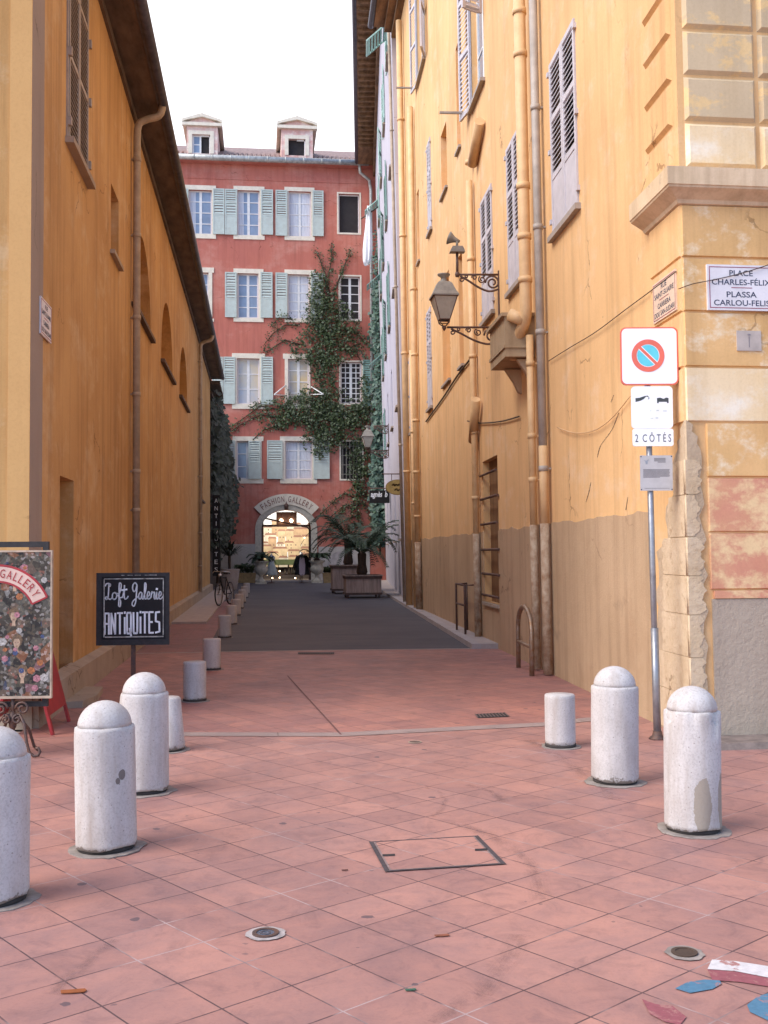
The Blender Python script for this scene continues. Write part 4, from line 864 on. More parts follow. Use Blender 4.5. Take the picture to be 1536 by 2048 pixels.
# display goods low in the doorway: one table with bottles
t = thing('display_table', 'low dark table crowded with bottles in the arched shop doorway', 'table', (cu, YF+1.6, 0))
b = MB(); b.box(XY, ARC[0]+.5, ARC[1]-.5, YF+1.3, YF+1.9, .38, .43)
obj('table_top', b, M['iron'], t)
for sx in (ARC[0]+.55, ARC[1]-.6):
    for yy_ in (1.34, 1.82): obj('leg', MB().box(XY, sx, sx+.05, YF+yy_, YF+yy_+.05, .01, .38), M['iron'], t)
gm = simple('glazed_trinkets', (.30, .22, .12), .15, .5, 8, c2=(.6, .5, .3))
for k in range(16):
    x = random.uniform(ARC[0]+.6, ARC[1]-.6); r = random.uniform(.03, .07); h = random.uniform(.12, .4); yy_ = YF+random.uniform(1.4, 1.8)
    tag(obj('bottle', MB().lathe([(r, 0), (r, h*.6), (r*.4, h*.75), (r*.4, h)], (x, yy_, .431), 8), gm), 'small glazed bottle on the dark table in the shop doorway', 'bottle', 'bottles on the shop table')

# dressed mannequins either side of the door
def mannequin(px, base_py, name, label, prof, m, extra):
    p = G(px, base_py); t = thing(name, label, 'mannequin', (p.x, p.y, 0))
    obj('stand', MB().lathe([(.2, 0), (.2, .02), (.03, .05), (.025, .6)], (p.x, p.y, 0), 14), M['iron'], t)
    def wob(i, a): return ((.03*math.sin(a*7+i)) if i < 4 else 0, 0)
    body = MB().lathe(prof, (p.x, p.y, 0), 28, wob)
    for v in body.v: v.y = p.y+(v.y-p.y)*.65
    obj('dress', body, m, t)
    obj('neck', MB().lathe([(.06, prof[-1][1]-.02), (.05, prof[-1][1]+.1), (.02, prof[-1][1]+.12)], (p.x, p.y, 0), 12), M['cream'], t); extra(t, p)
def ex1(t, p): obj('scarf', MB().tube([(p.x-.1, p.y-.1, 1.5), (p.x, p.y-.17, 1.38), (p.x+.1, p.y-.1, 1.5)], .05, 8), simple('blue_scarf', (.06, .09, .2), .8), t)
def ex2(t, p):
    fr_ = Fr((p.x, p.y-.24, 0), (1, 0, 0), (0, 0, 1), (0, -1, 0)); obj('inner_dress', MB().prism(fr_, [(-.15, .5), (-.08, .42), (.08, .42), (.15, .5), (.17, 1.0), (.12, 1.4), (-.12, 1.4), (-.17, 1.0)], -.1, .03), simple('pink_dress', (.52, .40, .42), .8, .15, 5), t)
    for s_ in (-1, 1): obj('sleeve', MB().tube([(p.x+s_*.22, p.y, 1.5), (p.x+s_*.36, p.y, 1.15), (p.x+s_*.42, p.y-.02, .85)], [.09, .085, .1], 10), M['black'], t)
mannequin(543, 1166, 'dressed_mannequin', 'mannequin in a pale flared dress at the left of the shop arch', [(.34, .42), (.33, .5), (.28, .7), (.2, .95), (.15, 1.12), (.19, 1.32), (.2, 1.45), (.08, 1.52)], simple('pale_dress', (.52, .55, .50), .85, .15, 4), ex1)
mannequin(604, 1166, 'dressed_mannequin', 'mannequin in a long dark coat over pink at the right of the shop arch', [(.40, .45), (.39, .55), (.34, .8), (.26, 1.1), (.25, 1.35), (.23, 1.5), (.09, 1.58)], M['black'], ex2)
# arched shop sign
t = thing('arched_sign', 'curved cream sign reading FASHION GALLERY over the shop arch', 'sign', (cu, YF-.2, 4.5))
A, B, T_ = q(508, 1014), q(638, 1016), q(573, 988); ch = (B[0]-A[0])/2; sag = T_[1]-(A[1]+B[1])/2; Ro = (ch*ch+sag*sag)/(2*sag); cz = T_[1]-Ro; cx_ = (A[0]+B[0])/2; ha = math.asin(ch/Ro); Ri = Ro-.62
b = MB().ring(FD, cx_, cz, Ri, Ro, .06, .12, 40, math.pi/2-ha, math.pi/2+ha); obj('board', b, M['cream'], t)
def arc_text(mb, fr, txt, cx, cz, r, ang, hgt, w):
    ws = {'I': .5, 'L': .85, ' ': .7, 'F': .85, 'E': .85}
    tot = sum(ws.get(c, 1) for c in txt); a = math.pi/2+ang/2
    for c in txt:
        st = ang*ws.get(c, 1)/tot; mid = a-st/2; a -= st
        if c == ' ': continue
        f2 = Fr(fr.p(cx+r*math.cos(mid), cz+r*math.sin(mid), w), fr.u*math.sin(mid)-fr.v*math.cos(mid), fr.u*math.cos(mid)+fr.v*math.sin(mid), fr.n)
        mb.text(f2, c, 0, 0, r*st*.74 if c != 'I' else r*st*.3, hgt, .004)
    return mb
b = arc_text(MB(), FD, 'FASHION GALLERY', cx_, cz, Ri+.15, ha*1.72, .34, .125); obj('lettering', b, simple('red_brown_lettering', (.26, .09, .06), .7), t)
# wall lantern over the arch and the black doorway iron
tag(obj('arch_lantern', MB().lathe([(.02, 0), (.1, .05), (.14, .3), (.04, .4), (.02, .5)], FD.p(cu, ARC[3]-.02, .25), 8), M['iron']), 'small black lantern hung at the crown of the shop arch', 'lantern')
# ------------------------------------------------------------------ climbing plants
def leafcloud(mb, samples, size, n, nrm, spread):
    for (p, sc_) in samples:
        for _ in range(n):
            c = p+V((random.gauss(0, spread), random.gauss(0, spread), random.gauss(0, spread))); s_ = size*sc_*random.uniform(.6, 1.3)
            d = (nrm+V((random.uniform(-.8, .8), random.uniform(-.6, .6), random.uniform(-.3, .9)))).normalized(); a = d.orthogonal().normalized(); bb = d.cross(a); an = random.uniform(0, 6.28)
            x = a*math.cos(an)+bb*math.sin(an); y = d.cross(x)
            mb.poly([c-x*s_*.55, c-y*s_*.5+x*s_*.1, c+x*s_*.8, c+y*s_*.5+x*s_*.1])
random.seed(21)
iv = thing('climbing_ivy', 'green ivy spreading over the windows and wall of the red building', 'ivy', tuple(FD.p(*q(700, 1000))))
blobs = [(635, 598, 17, 48, 260), (655, 630, 38, 34, 260), (640, 690, 48, 50, 560), (668, 655, 45, 35, 260), (650, 745, 27, 62, 480), (618, 818, 60, 34, 620), (690, 820, 48, 38, 520), (650, 850, 46, 34, 420), (565, 832, 42, 20, 200), (640, 885, 24, 24, 170), (700, 845, 40, 42, 280), (725, 800, 22, 40, 200), (700, 690, 38, 24, 150), (655, 585, 22, 50, 110), (712, 985, 16, 46, 120), (722, 920, 22, 55, 260)]
strokes = [[(660, 600), (655, 560), (664, 515), (662, 488)], [(655, 590), (648, 545), (640, 520), (630, 500)], [(670, 580), (685, 540), (697, 512), (700, 500)], [(600, 650), (570, 650), (545, 668), (528, 690)], [(600, 690), (570, 680), (540, 700), (525, 705)], [(585, 640), (560, 632), (540, 655)], [(560, 820), (520, 812), (480, 842), (445, 862)], [(560, 835), (520, 830), (480, 850), (455, 868)], [(570, 850), (530, 858), (505, 880)], [(690, 660), (715, 665), (730, 690)], [(680, 690), (710, 700), (725, 730)], [(715, 1000), (690, 985), (665, 1005), (640, 1030)], [(718, 1010), (690, 1010), (660, 1035)], [(718, 1030), (690, 1040), (660, 1062)], [(722, 1000), (740, 1020), (745, 1060)], [(565, 812), (535, 800), (500, 815)], [(690, 1020), (665, 1040), (650, 1070)], [(668, 870), (700, 900), (712, 950), (715, 1030), (722, 1100)]]
smp = []
for (bx, by, rx_, ry_, n) in blobs:
    for _ in range(int(n*.8)):
        a = random.uniform(0, 6.28); r = math.sqrt(random.random()); r *= 1+.30*math.sin(a*5+bx)+random.uniform(-.1, .25)
        if math.sin(a*7+by)*math.sin(r*9+bx) > .45: continue
        px, py = bx+rx_*r*math.cos(a), by+ry_*r*math.sin(a)
        if py < 812 and 679 < px < 724 and py > 722 and random.random() < .93: continue
        if 880 < py < 960 and 568 < px < 625 and random.random() < .85: continue
        smp.append((FD.p(*q(px, py), random.uniform(.05, .28)), random.uniform(.6, 1.25)))
stm = MB()
for st in strokes:
    P = [FD.p(*q(*s_), .06) for s_ in st]; stm.tube(P, [.05-.03*i/(len(P)-1) for i in range(len(P))], 5)
    for a, b_ in zip(st, st[1:]):
        for _ in range(13):
            tt = random.random(); smp.append((FD.p(*q(a[0]+(b_[0]-a[0])*tt+random.gauss(0, 2.2), a[1]+(b_[1]-a[1])*tt+random.gauss(0, 2.2)), random.uniform(.05, .2)), .7))
lf = MB(); leafcloud(lf, smp, .115, 4, V((0, -1, .2)), .12); obj('foliage', lf, M['ivy'], iv); obj('vine', stm, M['stem'], iv)
iv2 = thing('climbing_ivy', 'tall narrow column of bluish ivy hanging down the corner beside the lilac house', 'ivy', tuple(FD.p(*q(757, 1090), 1.6)))
smp = []; lf = MB()
for _ in range(1500):
    py = random.uniform(575, 1090); cxp = 757-4*math.sin(py/70); hw = 12*min(1, (py-560)/90); px = cxp+random.uniform(-1, 1)*hw*(1+.25*math.sin(py/17))
    smp.append((FD.p(*q(px, py), 1.0)+V((0, random.uniform(-.4, .5), 0)), 1))
for _ in range(90): py = random.uniform(470, 590); smp.append((FD.p(*q(753+random.gauss(0, 3), py), 1.0), .8))
leafcloud(lf, smp, .2, 3, V((-.5, -1, .2)), .13); obj('foliage', lf, M['ivyblue'], iv2); obj('stem', MB().tube([FD.p(*q(757, 1110), .9), FD.p(*q(755, 900), .9), FD.p(*q(756, 700), .9), FD.p(*q(753, 500), .9)], .06, 6), M['stem'], iv2)
# shop wall with dark ivy past the ochre building
sw = thing('garden_wall', 'dark low shop front past the end of the ochre building, covered by ivy', 'wall', (-2.3, 47, 0))
b = MB(); solid_box(b, -5, -2.25, 47, 62, 0, 8.6); obj('wall', b, simple('dark_shop_front', (.06, .045, .04), .8, .4, 3), sw)
b = MB(); b.box(XY, -5, -1.75, 47, 51.5, 9.0, 9.15); b.box(XY, -5, -2.1, 47, 62, 8.6, 8.7); obj('canopy', b, M['soffit'], sw)
iv3 = thing('climbing_ivy', 'dark shaggy ivy hanging on the shop front at the left past the ochre building', 'ivy', (-2, 52, 0))
smp = []; lf = MB(); random.seed(3)
for _ in range(1500):
    y = random.uniform(47.5, 61); z = random.uniform(1.8, 8.8); th = .18+.75*max(0, min(1, (z-1.5)/2))*max(.25, min(1, (8.3-z)/3))*(.55+.45*math.sin(y*1.7+z))
    smp.append((V((-2.2+random.random()**.6*max(.1, th), y, z)), 1))
leafcloud(lf, smp, .22, 3, V((.8, -.7, .2)), .14); obj('foliage', lf, M['ivydark'], iv3); obj('stem', MB().tube([(-2.1, 53, .2), (-2.0, 53.4, 3), (-2.1, 54, 7)], .07, 6), M['stem'], iv3)
# ------------------------------------------------------------------ bollards
random.seed(13)
def pad(r=.2, name='base_ring'):
    b = MB(); n = 28
    pts = [((r+random.uniform(-.012, .018))*math.cos(2*math.pi*k/n), (r+random.uniform(-.012, .018))*math.sin(2*math.pi*k/n)) for k in range(n)]
    return b.prism(XY, pts, 0.0, .006)
PADM = simple('grey_mortar', (.33, .28, .24), .9, .3, 12); GAPM = simple('dark_joint', (.05, .04, .035), .9, .2, 12)
def tall_bollard(label, x, y, m, chip, lean=0, grp='tall domed stone bollards', h=.665, r=.163):
    t = thing('tall_bollard', label, 'bollard', (0, 0, 0), grp); s0 = random.uniform(0, 9)
    def wob(i, a):
        if chip and i in (5, 6): k = max(0, math.sin(a*3+s0))**3*.035*chip+max(0, math.sin(a*7+s0*2))**4*.02*chip; return (-k*.4, -k)
        if i == 0: return (math.sin(a*5+s0)*.004, max(0, math.sin(a*2+s0))*.012)
        return (0.0012*math.sin(a*9+i), 0)
    prof = [(r*.985, .022), (r, .05), (r*.998, .25), (r, .5), (r, h-.07), (r, h-.012), (r*.985, h), (r*.88, h+.006)]
    obj('shaft', MB().lathe(prof, (0, 0, 0), 48, wob), m, t)
    rd = r*.89; dome = [(rd*math.cos(a), h+.004+.135*math.sin(a)) for a in [math.pi/2*k/10 for k in range(10)]]+[(.004, h+.139)]
    obj('dome', MB().lathe(dome, (0, 0, 0), 40), m, t)
    obj('base_ring', pad(.205), PADM, t); obj('base_joint', MB().lathe([(r*.93, .004), (r*.93, .03)], (0, 0, 0), 24), GAPM, t)
    t.location = (x, y, 0); t.rotation_euler = (0, R_(lean), 0); return t
p = G(-15, 1800); tall_bollard('tall domed white bollard cut off by the left edge of the picture', p.x, p.y, M['bollard'], .6, .3)
p = G(213, 1697); tall_bollard('tall domed bollard with a dark chip, in front of the black antiques board', p.x, p.y, M['bollard_chip'], .5, -1.0)
p = G(289, 1583); tall_bollard('tall domed white bollard right behind the chipped one, beside the antiques board', p.x, p.y, M['bollard'], .3, -.3)
p = G(1230, 1564); tall_bollard('tall domed speckled bollard beside the no parking sign post, with an even rim', p.x, p.y, M['bollard'], .15, .6)
p = G(1386, 1660); tall_bollard('tall domed bollard with a broken rim and two grey patches near its foot', p.x, p.y, M['bollard_worn'], 1.5, .5, r=.16, h=.685)
def low_bollard():
    t = thing('low_bollard', 'x', 'bollard', (0, 0, 0)); r = .125; h = .43
    obj('shaft', MB().lathe([(r*.99, .02), (r, .06), (r, h-.03), (r*.985, h-.008), (r*.94, h), (.01, h+.004)], (0, 0, 0), 36), M['bollard_low'], t)
    obj('base_ring', pad(.16), PADM, t); obj('base_joint', MB().lathe([(r*1.03, .004), (r*1.02, .028)], (0, 0, 0), 24), GAPM, t); return t
lows = [(G(1121, 1493), 'low flat topped white bollard on the right, beside the sign post'),
        (V((-.72, 12.0, 0)), 'low bollard on the red tiles nearest the antiques board'),
        (V((-.68, 15.2, 0)), 'low bollard on the red tiles at the edge of the asphalt'),
        (V((-.69, 21.0, 0)), 'first low bollard standing on the asphalt of the alley'),
        (V((-.665, 24.9, 0)), 'second low bollard along the asphalt of the alley'),
        (V((-.645, 28.5, 0)), 'third low bollard along the asphalt of the alley'),
        (V((-.63, 32.2, 0)), 'fourth low bollard along the asphalt of the alley'),
        (V((-.61, 36.0, 0)), 'third last low bollard of the row leading up to the urn'),
        (V((-.59, 40.0, 0)), 'second last low bollard of the row leading up to the urn'),
        (V((-.57, 44.2, 0)), 'last low bollard of the row, nearest the urn by the shop arch')]
proto = low_bollard()
for i, (p, lab) in enumerate(lows):
    o = proto if i == 0 else copy_tree(proto)
    o.location = (p.x, p.y, 0); o.rotation_euler = (0, R_(random.uniform(-.8, .8)), random.uniform(0, 6)); tag(o, lab, 'bollard', 'low flat topped bollards')
p = G(352, 1500); t = thing('conical_bollard', 'low tapered white bollard half hidden behind the tall left bollards', 'bollard', (p.x-.06, p.y, 0))
x, y = p.x-.06, p.y
obj('shaft', MB().lathe([(.135, .02), (.128, .06), (.098, .42), (.085, .435), (.01, .44)], (x, y, 0), 36, lambda i, a: (.006*math.sin(a*4) if i < 2 else 0, 0)), M['bollard_low'], t)
b = pad(.165)
for v in b.v: v.x += x; v.y += y
obj('base_ring', b, PADM, t)
# ------------------------------------------------------------------ hand painted antiques board
def stroke(mb, fr, pts, u, v, s, r, w=.004, sx=None):
    """flat brush stroke along a polyline"""
    sx = sx or s; P = [(u+a*sx, v+b*s) for a, b in pts]
    for (a, b), (c, d) in zip(P, P[1:]):
        L = math.hypot(c-a, d-b)
        if L < 1e-6: continue
        nx, ny = -(d-b)/L*r, (c-a)/L*r; ex, ey = (c-a)/L*r*.5, (d-b)/L*r*.5
        mb.poly([fr.p(a-nx-ex, b-ny-ey, w), fr.p(c-nx+ex, d-ny+ey, w), fr.p(c+nx+ex, d+ny+ey, w), fr.p(a+nx-ex, b+ny-ey, w)])
def smooth(pts, n=5):
    out = []; P = [pts[0]]+list(pts)+[pts[-1]]
    for i in range(1, len(P)-2):
        for k in range(n):
            t = k/n; a, b, c, d = P[i-1:i+3]
            out.append(tuple(.5*((2*b[j])+(-a[j]+c[j])*t+(2*a[j]-5*b[j]+4*c[j]-d[j])*t*t+(-a[j]+3*b[j]-3*c[j]+d[j])*t**3) for j in (0, 1)))
    return out+[pts[-1]]
SB = V((-1.72, 11.5, 0)); fb = fr_dir(SB, 180+2)
pq = [fb.px(*z) for z in ((192, 1144), (338, 1147), (194, 1296), (340, 1284))]
bu0, bu1, bv0, bv1 = (pq[0][0]+pq[2][0])/2, (pq[1][0]+pq[3][0])/2, (pq[2][1]+pq[3][1])/2, (pq[0][1]+pq[1][1])/2; bw, bh = bu1-bu0, bv1-bv0
t = thing('board_sign', 'black hand painted board on a post reading Loft Galerie ANTIQUITES', 'sign', tuple(fb.p(bu0+bw*.49, 0)))
obj('post', MB().box(fb, bu0+bw*.47, bu0+bw*.53, .02, bv1-.05, -.05, -.01), M['iron'], t)
obj('foot', MB().box(fb, bu0+bw*.2, bu0+bw*.8, 0, .03, -.25, .2), M['iron'], t)
obj('panel', MB().box(fb, bu0+.02, bu1-.02, bv0+.02, bv1-.02, -.008, .012), M['black'], t)
b = MB()
for args in ((bu0, bu0+.055, bv0, bv1), (bu1-.04, bu1, bv0, bv1), (bu0+.055, bu1-.04, bv0, bv0+.06), (bu0+.055, bu1-.04, bv1-.04, bv1)): b.box(fb, *args, -.012, .022)
obj('frame', b, M['blackframe'], t)
b = MB(); ch = simple('chalk_line', (.62, .58, .50), .8, .5, 14)
for args in ((bu0+.075, bu0+.085, bv0+.085, bv1-.065), (bu1-.068, bu1-.058, bv0+.1, bv1-.06), (bu0+.09, bu1-.06, bv0+.08, bv0+.092), (bu0+.08, bu1-.06, bv1-.068, bv1-.057)): b.box(fb, *args, .012, .014)
for k in range(14): x = bu0+.1+random.random()*(bw-.2); b.box(fb, x, x+.03, bv1-.028, bv1-.022, .022, .0235)
obj('chalk_border', b, ch, t)
b = MB()
cur = {'L': ([(-.04, .82), (.02, .94), (.16, .98), (.30, .92), (.26, .80), (.20, .92), (.18, .5), (.14, .12), (.04, .0), (-.04, .08), (.06, .15), (.26, .0), (.40, .08)], .44),
       'o': ([(.16, .42), (.02, .34), (.0, .1), (.12, 0), (.26, .1), (.28, .32), (.16, .42), (.24, .34), (.42, .36)], .36),
       'f': ([(.0, .2), (.16, .5), (.22, .9), (.12, 1.0), (.08, .8), (.08, .2), (.06, -.36), (.16, -.42), (.18, -.1), (.1, .05), (.34, .14)], .3),
       't': ([(.0, .1), (.1, .5), (.14, .85), (.12, .3), (.16, .02), (.3, .06), (.38, .18)], .32),
       'G': ([(.40, .86), (.26, 1.0), (.08, .9), (.03, .66), (.12, .48), (.28, .54), (.40, .84), (.36, .4), (.30, -.12), (.16, -.42), (.0, -.34), (.06, -.14), (.34, .06), (.5, .16)], .54),
       'a': ([(.28, .36), (.14, .42), (.0, .22), (.06, .02), (.2, .06), (.28, .36), (.28, .1), (.36, .0), (.46, .12)], .42),
       'l': ([(.0, .12), (.16, .5), (.2, .9), (.1, .96), (.07, .5), (.1, .06), (.22, .02), (.32, .14)], .28),
       'e': ([(.0, .14), (.18, .22), (.22, .38), (.1, .44), (.02, .22), (.08, .02), (.22, .02), (.36, .14)], .34),
       'r': ([(.0, .14), (.08, .44), (.14, .38), (.28, .4), (.26, .1), (.34, .0), (.44, .14)], .40),
       'i': ([(.0, .14), (.08, .42), (.07, .06), (.16, .0), (.26, .14)], .24)}
def script(txt, u, v, s, sx):
    for c in txt:
        pts, adv = cur[c]; stroke(b, fb, smooth(pts), u, v, s, .0066, .013, sx); 
        if c == 't': stroke(b, fb, [(-.04, .56), (.3, .6)], u, v, s, .009, .0132, sx)
        if c == 'i': stroke(b, fb, [(.08, .58), (.1, .64)], u, v, s, .011, .013, sx)
        u += adv*sx
X = lambda f: bu0+bw*f
script('Loft', X(.13), bv0+bh*.635, bh*.225, bw*.205); script('Galerie', X(.49), bv0+bh*.635, bh*.225, bw*.163)
blk = {'A': [[(0, 0), (.02, 1), (.78, 1), (.8, 0)], [(0, .5), (.8, .5)]], 'N': [[(0, 0), (.02, 1), (.75, 0), (.78, 1)]], 'T': [[(-.05, 1), (.9, 1)], [(.4, 1), (.42, 0)]], 'i': [[(.1, .78), (.12, 0)], [(.1, .98), (.12, 1.05)]],
       'Q': [[(.05, .1), (0, .9), (.1, 1), (.65, 1), (.75, .9), (.75, .1), (.65, 0), (.12, 0), (.05, .1)], [(.5, .25), (.8, -.12)]], 'U': [[(0, 1), (.03, .1), (.12, 0), (.65, 0), (.73, .1), (.74, 1)]], 'E': [[(.75, 1), (0, 1), (.02, 0), (.8, 0)], [(0, .52), (.6, .52)]], 'S': [[(.75, 1), (.05, .98), (.02, .55), (.7, .5), (.74, .05), (0, 0)]]}
adv = {'i': .42}; txt = 'ANTiQUiTES'; tot = sum(adv.get(c, 1) for c in txt); un = bw*.785/tot; u = X(.115)
for i, c in enumerate(txt):
    for st in blk[c]: stroke(b, fb, st, u, bv0+bh*.155+i*.0012, bh*.285, .0095, .013, un*.82)
    u += un*adv.get(c, 1)
obj('lettering', b, M['signwhite'], t)
# ------------------------------------------------------------------ poster on its scrolled iron stand
PP = V((-1.98, 8.9, 0)); fp = fr_dir(PP, 180+4)
pr = fp.px(98, 1104); pb_ = fp.px(105, 1391); u1 = (pr[0]+pb_[0])/2; v0, v1 = pb_[1], pr[1]; u0 = u1-.95
t = thing('poster_stand', 'collage poster of wigged heads and flowers reading FASHION GALLERY on a scrolled iron stand', 'sign', tuple(fp.p((u0+u1)/2, 0)))
po_ = obj('poster_board', MB().box(fp, u0, u1, v0, v1, -.02, .012), M['collage'], t)
b = MB()
for args in ((u0-.012, u0, v0, v1), (u1, u1+.012, v0, v1), (u0-.012, u1+.012, v0-.02, v0), (u0-.012, u1+.012, v1, v1+.015)): b.box(fp, *args, -.025, .016)
obj('edging', b, simple('pale_board_edge', (.55, .42, .30), .7, .3, 12), t)
random.seed(17)
sets = {'orange_flowers': ((.52, .18, .06), 15), 'pink_flowers': ((.55, .23, .26), 18), 'white_flowers': ((.55, .51, .46), 12), 'blue_hats': ((.07, .10, .22), 9)}
occ = []
for nm, (c, n) in sets.items():
    b = MB()
    for k in range(n):
        u, v = random.uniform(u0+.04, u1-.04), random.uniform(v0+.04, v1-.04); r = random.uniform(.014, .032); m_ = 6
        w_ = .0135+random.random()*.001
        for j in range(m_):
            a = 6.283*j/m_+k; b.disc(fp, u+r*.6*math.cos(a), v+r*.6*math.sin(a), r*.55, r*.5, w_+j*.00004, 8)
    obj('printed_pattern', b, simple('print_'+nm, c, .5, .45, 60, bump=0), t)
hd = MB(); hr = MB(); lips = MB()
for k in range(16):
    u, v = u0+.08+.2*(k % 4)+random.uniform(-.02, .06), v0+.14+.26*(k//4)+random.uniform(-.04, .04); w_ = .0128+k*.00002
    hr.disc(fp, u+.004, v+.025, .042, .05, w_, 16)
    hd.poly([fp.p(u+a*.001, v+b_*.001, w_+.0004) for a, b_ in ((-14, -75), (16, -75), (12, -38), (22, -22), (27, 8), (18, 34), (-16, 34), (-26, 8), (-20, -24), (-11, -38))])
    for s_ in (-1, 1): lips.disc(fp, u+s_*.011, v+.006, .005, .003, w_+.0008, 8)
    lips.disc(fp, u, v-.024, .007, .003, w_+.0008, 8)
obj('printed_skin', hd, simple('print_skin', (.56, .38, .25), .5, .35, 30, bump=0), t); obj('printed_hair', hr, simple('print_hair', (.07, .045, .03), .5, .4, 60, bump=0, c2=(.22, .13, .06)), t); obj('printed_features', lips, simple('print_lip', (.22, .06, .05), .5), t)
acx, at = fp.px(-4, 1130); ar = fp.px(95, 1192); ch_, sg = ar[0]-acx, at-ar[1]; Ro = (ch_**2+sg**2)/(2*sg)*1.0; ha = math.asin(min(1, ch_/Ro)); th_ = .135
bd = MB().ring(fp, acx, at-Ro, Ro-th_, Ro, None, .0165, 40, math.pi/2-ha, math.pi/2+ha); obj('arch_band', bd, simple('print_cream_pink', (.72, .50, .40), .5, .1, 9, bump=0), t)
bd = MB().ring(fp, acx, at-Ro, Ro-.012, Ro+.006, None, .0172, 40, math.pi/2-ha-.012, math.pi/2+ha+.012).ring(fp, acx, at-Ro, Ro-th_-.006, Ro-th_+.01, None, .0172, 40, math.pi/2-ha-.012, math.pi/2+ha+.012)
for s_ in (-1, 1):
    a = math.pi/2+s_*ha; c_, s2 = math.cos(a), math.sin(a); bd.poly([fp.p(acx+r*c_+d*-s2, at-Ro+r*s2+d*c_, .0175) for r, d in ((Ro-th_, 0), (Ro, 0), (Ro, .014*s_), (Ro-th_, .014*s_))])
obj('band_outline', bd, M['redpaint'], t); obj('lettering', arc_text(MB(), fp, 'FASHION GALLERY', acx, at-Ro, Ro-th_+.035, ha*1.86, .068, .0172), M['redpaint'], t)
fu = (u0+u1)/2
b = MB(); b.box(fp, fu-.40, u1-.03, v1+.04, v1+.085, -.07, -.03)
for x in (fu-.40, u1-.075): b.box(fp, x, x+.045, v0-.05, v1+.04, -.07, -.03)
b.box(fp, fu-.40, u1-.03, v0-.09, v0-.05, -.07, -.03); obj('easel_frame', b, M['blackframe'], t)
fo = fp.px(66, 1486)[0]
def spiral(fr, cu, cv, r0, a0, turns, sgn, w=0, n=22): return [fr.p(cu+r0*(1-.72*k/n)*math.cos(a0+sgn*6.283*turns*k/n), cv+r0*(1-.72*k/n)*math.sin(a0+sgn*6.283*turns*k/n), w) for k in range(n+1)]
su = fp.px(24, 1430)[0]
b = MB(); b.tube([fp.p(su, .30, -.02), fp.p(su, v0, -.03)], .018, 8)
for s_ in (-1, 1):
    b.tube(smooth3([fp.p(su, .33, -.02), fp.p(su+s_*.08, .33, 0), fp.p(su+s_*.12, .22, .03), fp.p(su+s_*.14, .08, .05), fp.p(su+s_*.19, .016, .06), fp.p(su+s_*.235, .03, .06), fp.p(su+s_*.235, .075, .06), fp.p(su+s_*.21, .085, .06)]) if 'smooth3' in globals() else [fp.p(su, .33, -.02), fp.p(su+s_*.06, .335, 0), fp.p(su+s_*.105, .27, .03), fp.p(su+s_*.13, .12, .05), fp.p(su+s_*.155, .045, .06), fp.p(su+s_*.19, .016, .06), fp.p(su+s_*.225, .022, .06), fp.p(su+s_*.238, .05, .06), fp.p(su+s_*.225, .08, .06), fp.p(su+s_*.205, .075, .06)], .0125, 8)
    b.tube([fp.p(su, .30, -.02), fp.p(su+s_*.05, .30, -.05), fp.p(su+s_*.10, .2, -.12), fp.p(su+s_*.12, .05, -.2), fp.p(su+s_*.15, .012, -.22)], .0125, 8)
    b.tube(spiral(fp, su+s_*.085, .385, .055, math.pi if s_ > 0 else 0, 1.3, -s_, .01), .010, 7)
    b.tube(spiral(fp, su+s_*.045, .30, .035, math.pi/2, 1.2, s_, .02), .010, 7)
b.lathe([(.01, .2), (.03, .24), (.035, .3), (.02, .36)], fp.p(su, 0, -.02), 10)
obj('scroll_foot', b, M['iron'], t)
# ------------------------------------------------------------------ red A board behind the poster
P1, P2 = G(105, 1470), G(138, 1443); d = (P2-P1); d.z = 0; L = d.length; d.normalize(); nrm = V((d.y, -d.x, 0)); top = G(0, 0)
ht = 1.02; t = thing('sandwich_board', 'red A frame board with a pale arrow, half hidden behind the poster', 'sign', tuple(P1+(P2-P1)*.5))
sp_ = .26
def leaf(o, n_, up):
    fr_ = Fr(o, d, up, n_); return fr_
f1 = Fr(P1-d*.02, d, (V((0, 0, ht))-nrm*sp_).normalized(), (nrm*ht+V((0, 0, sp_))).normalized())
Lt = math.hypot(ht, sp_)
for fr_, nm in ((f1, 'front_panel'), (Fr(P1-d*.02-nrm*sp_*2, d, (V((0, 0, ht))+nrm*sp_).normalized(), (-nrm*ht+V((0, 0, sp_))).normalized()), 'rear_panel')):
    b = MB(); ww = L+.05; b.box(fr_, 0, ww, .17, Lt, -.012, .012)
    for a in (0, ww-.06): b.box(fr_, a, a+.06, 0, .17, -.012, .012)
    obj(nm, b, M['redpaint'], t)
    if nm == 'front_panel':
        m_ = ww*.45; obj('arrow', MB().poly([fr_.p(m_+a*.01, .62+c*.01, .0135) for a, c in ((-9, 2.5), (1, 2.5), (1, 7), (9, 0), (1, -7), (1, -2.5), (-9, -2.5))]), M['cream'], t)
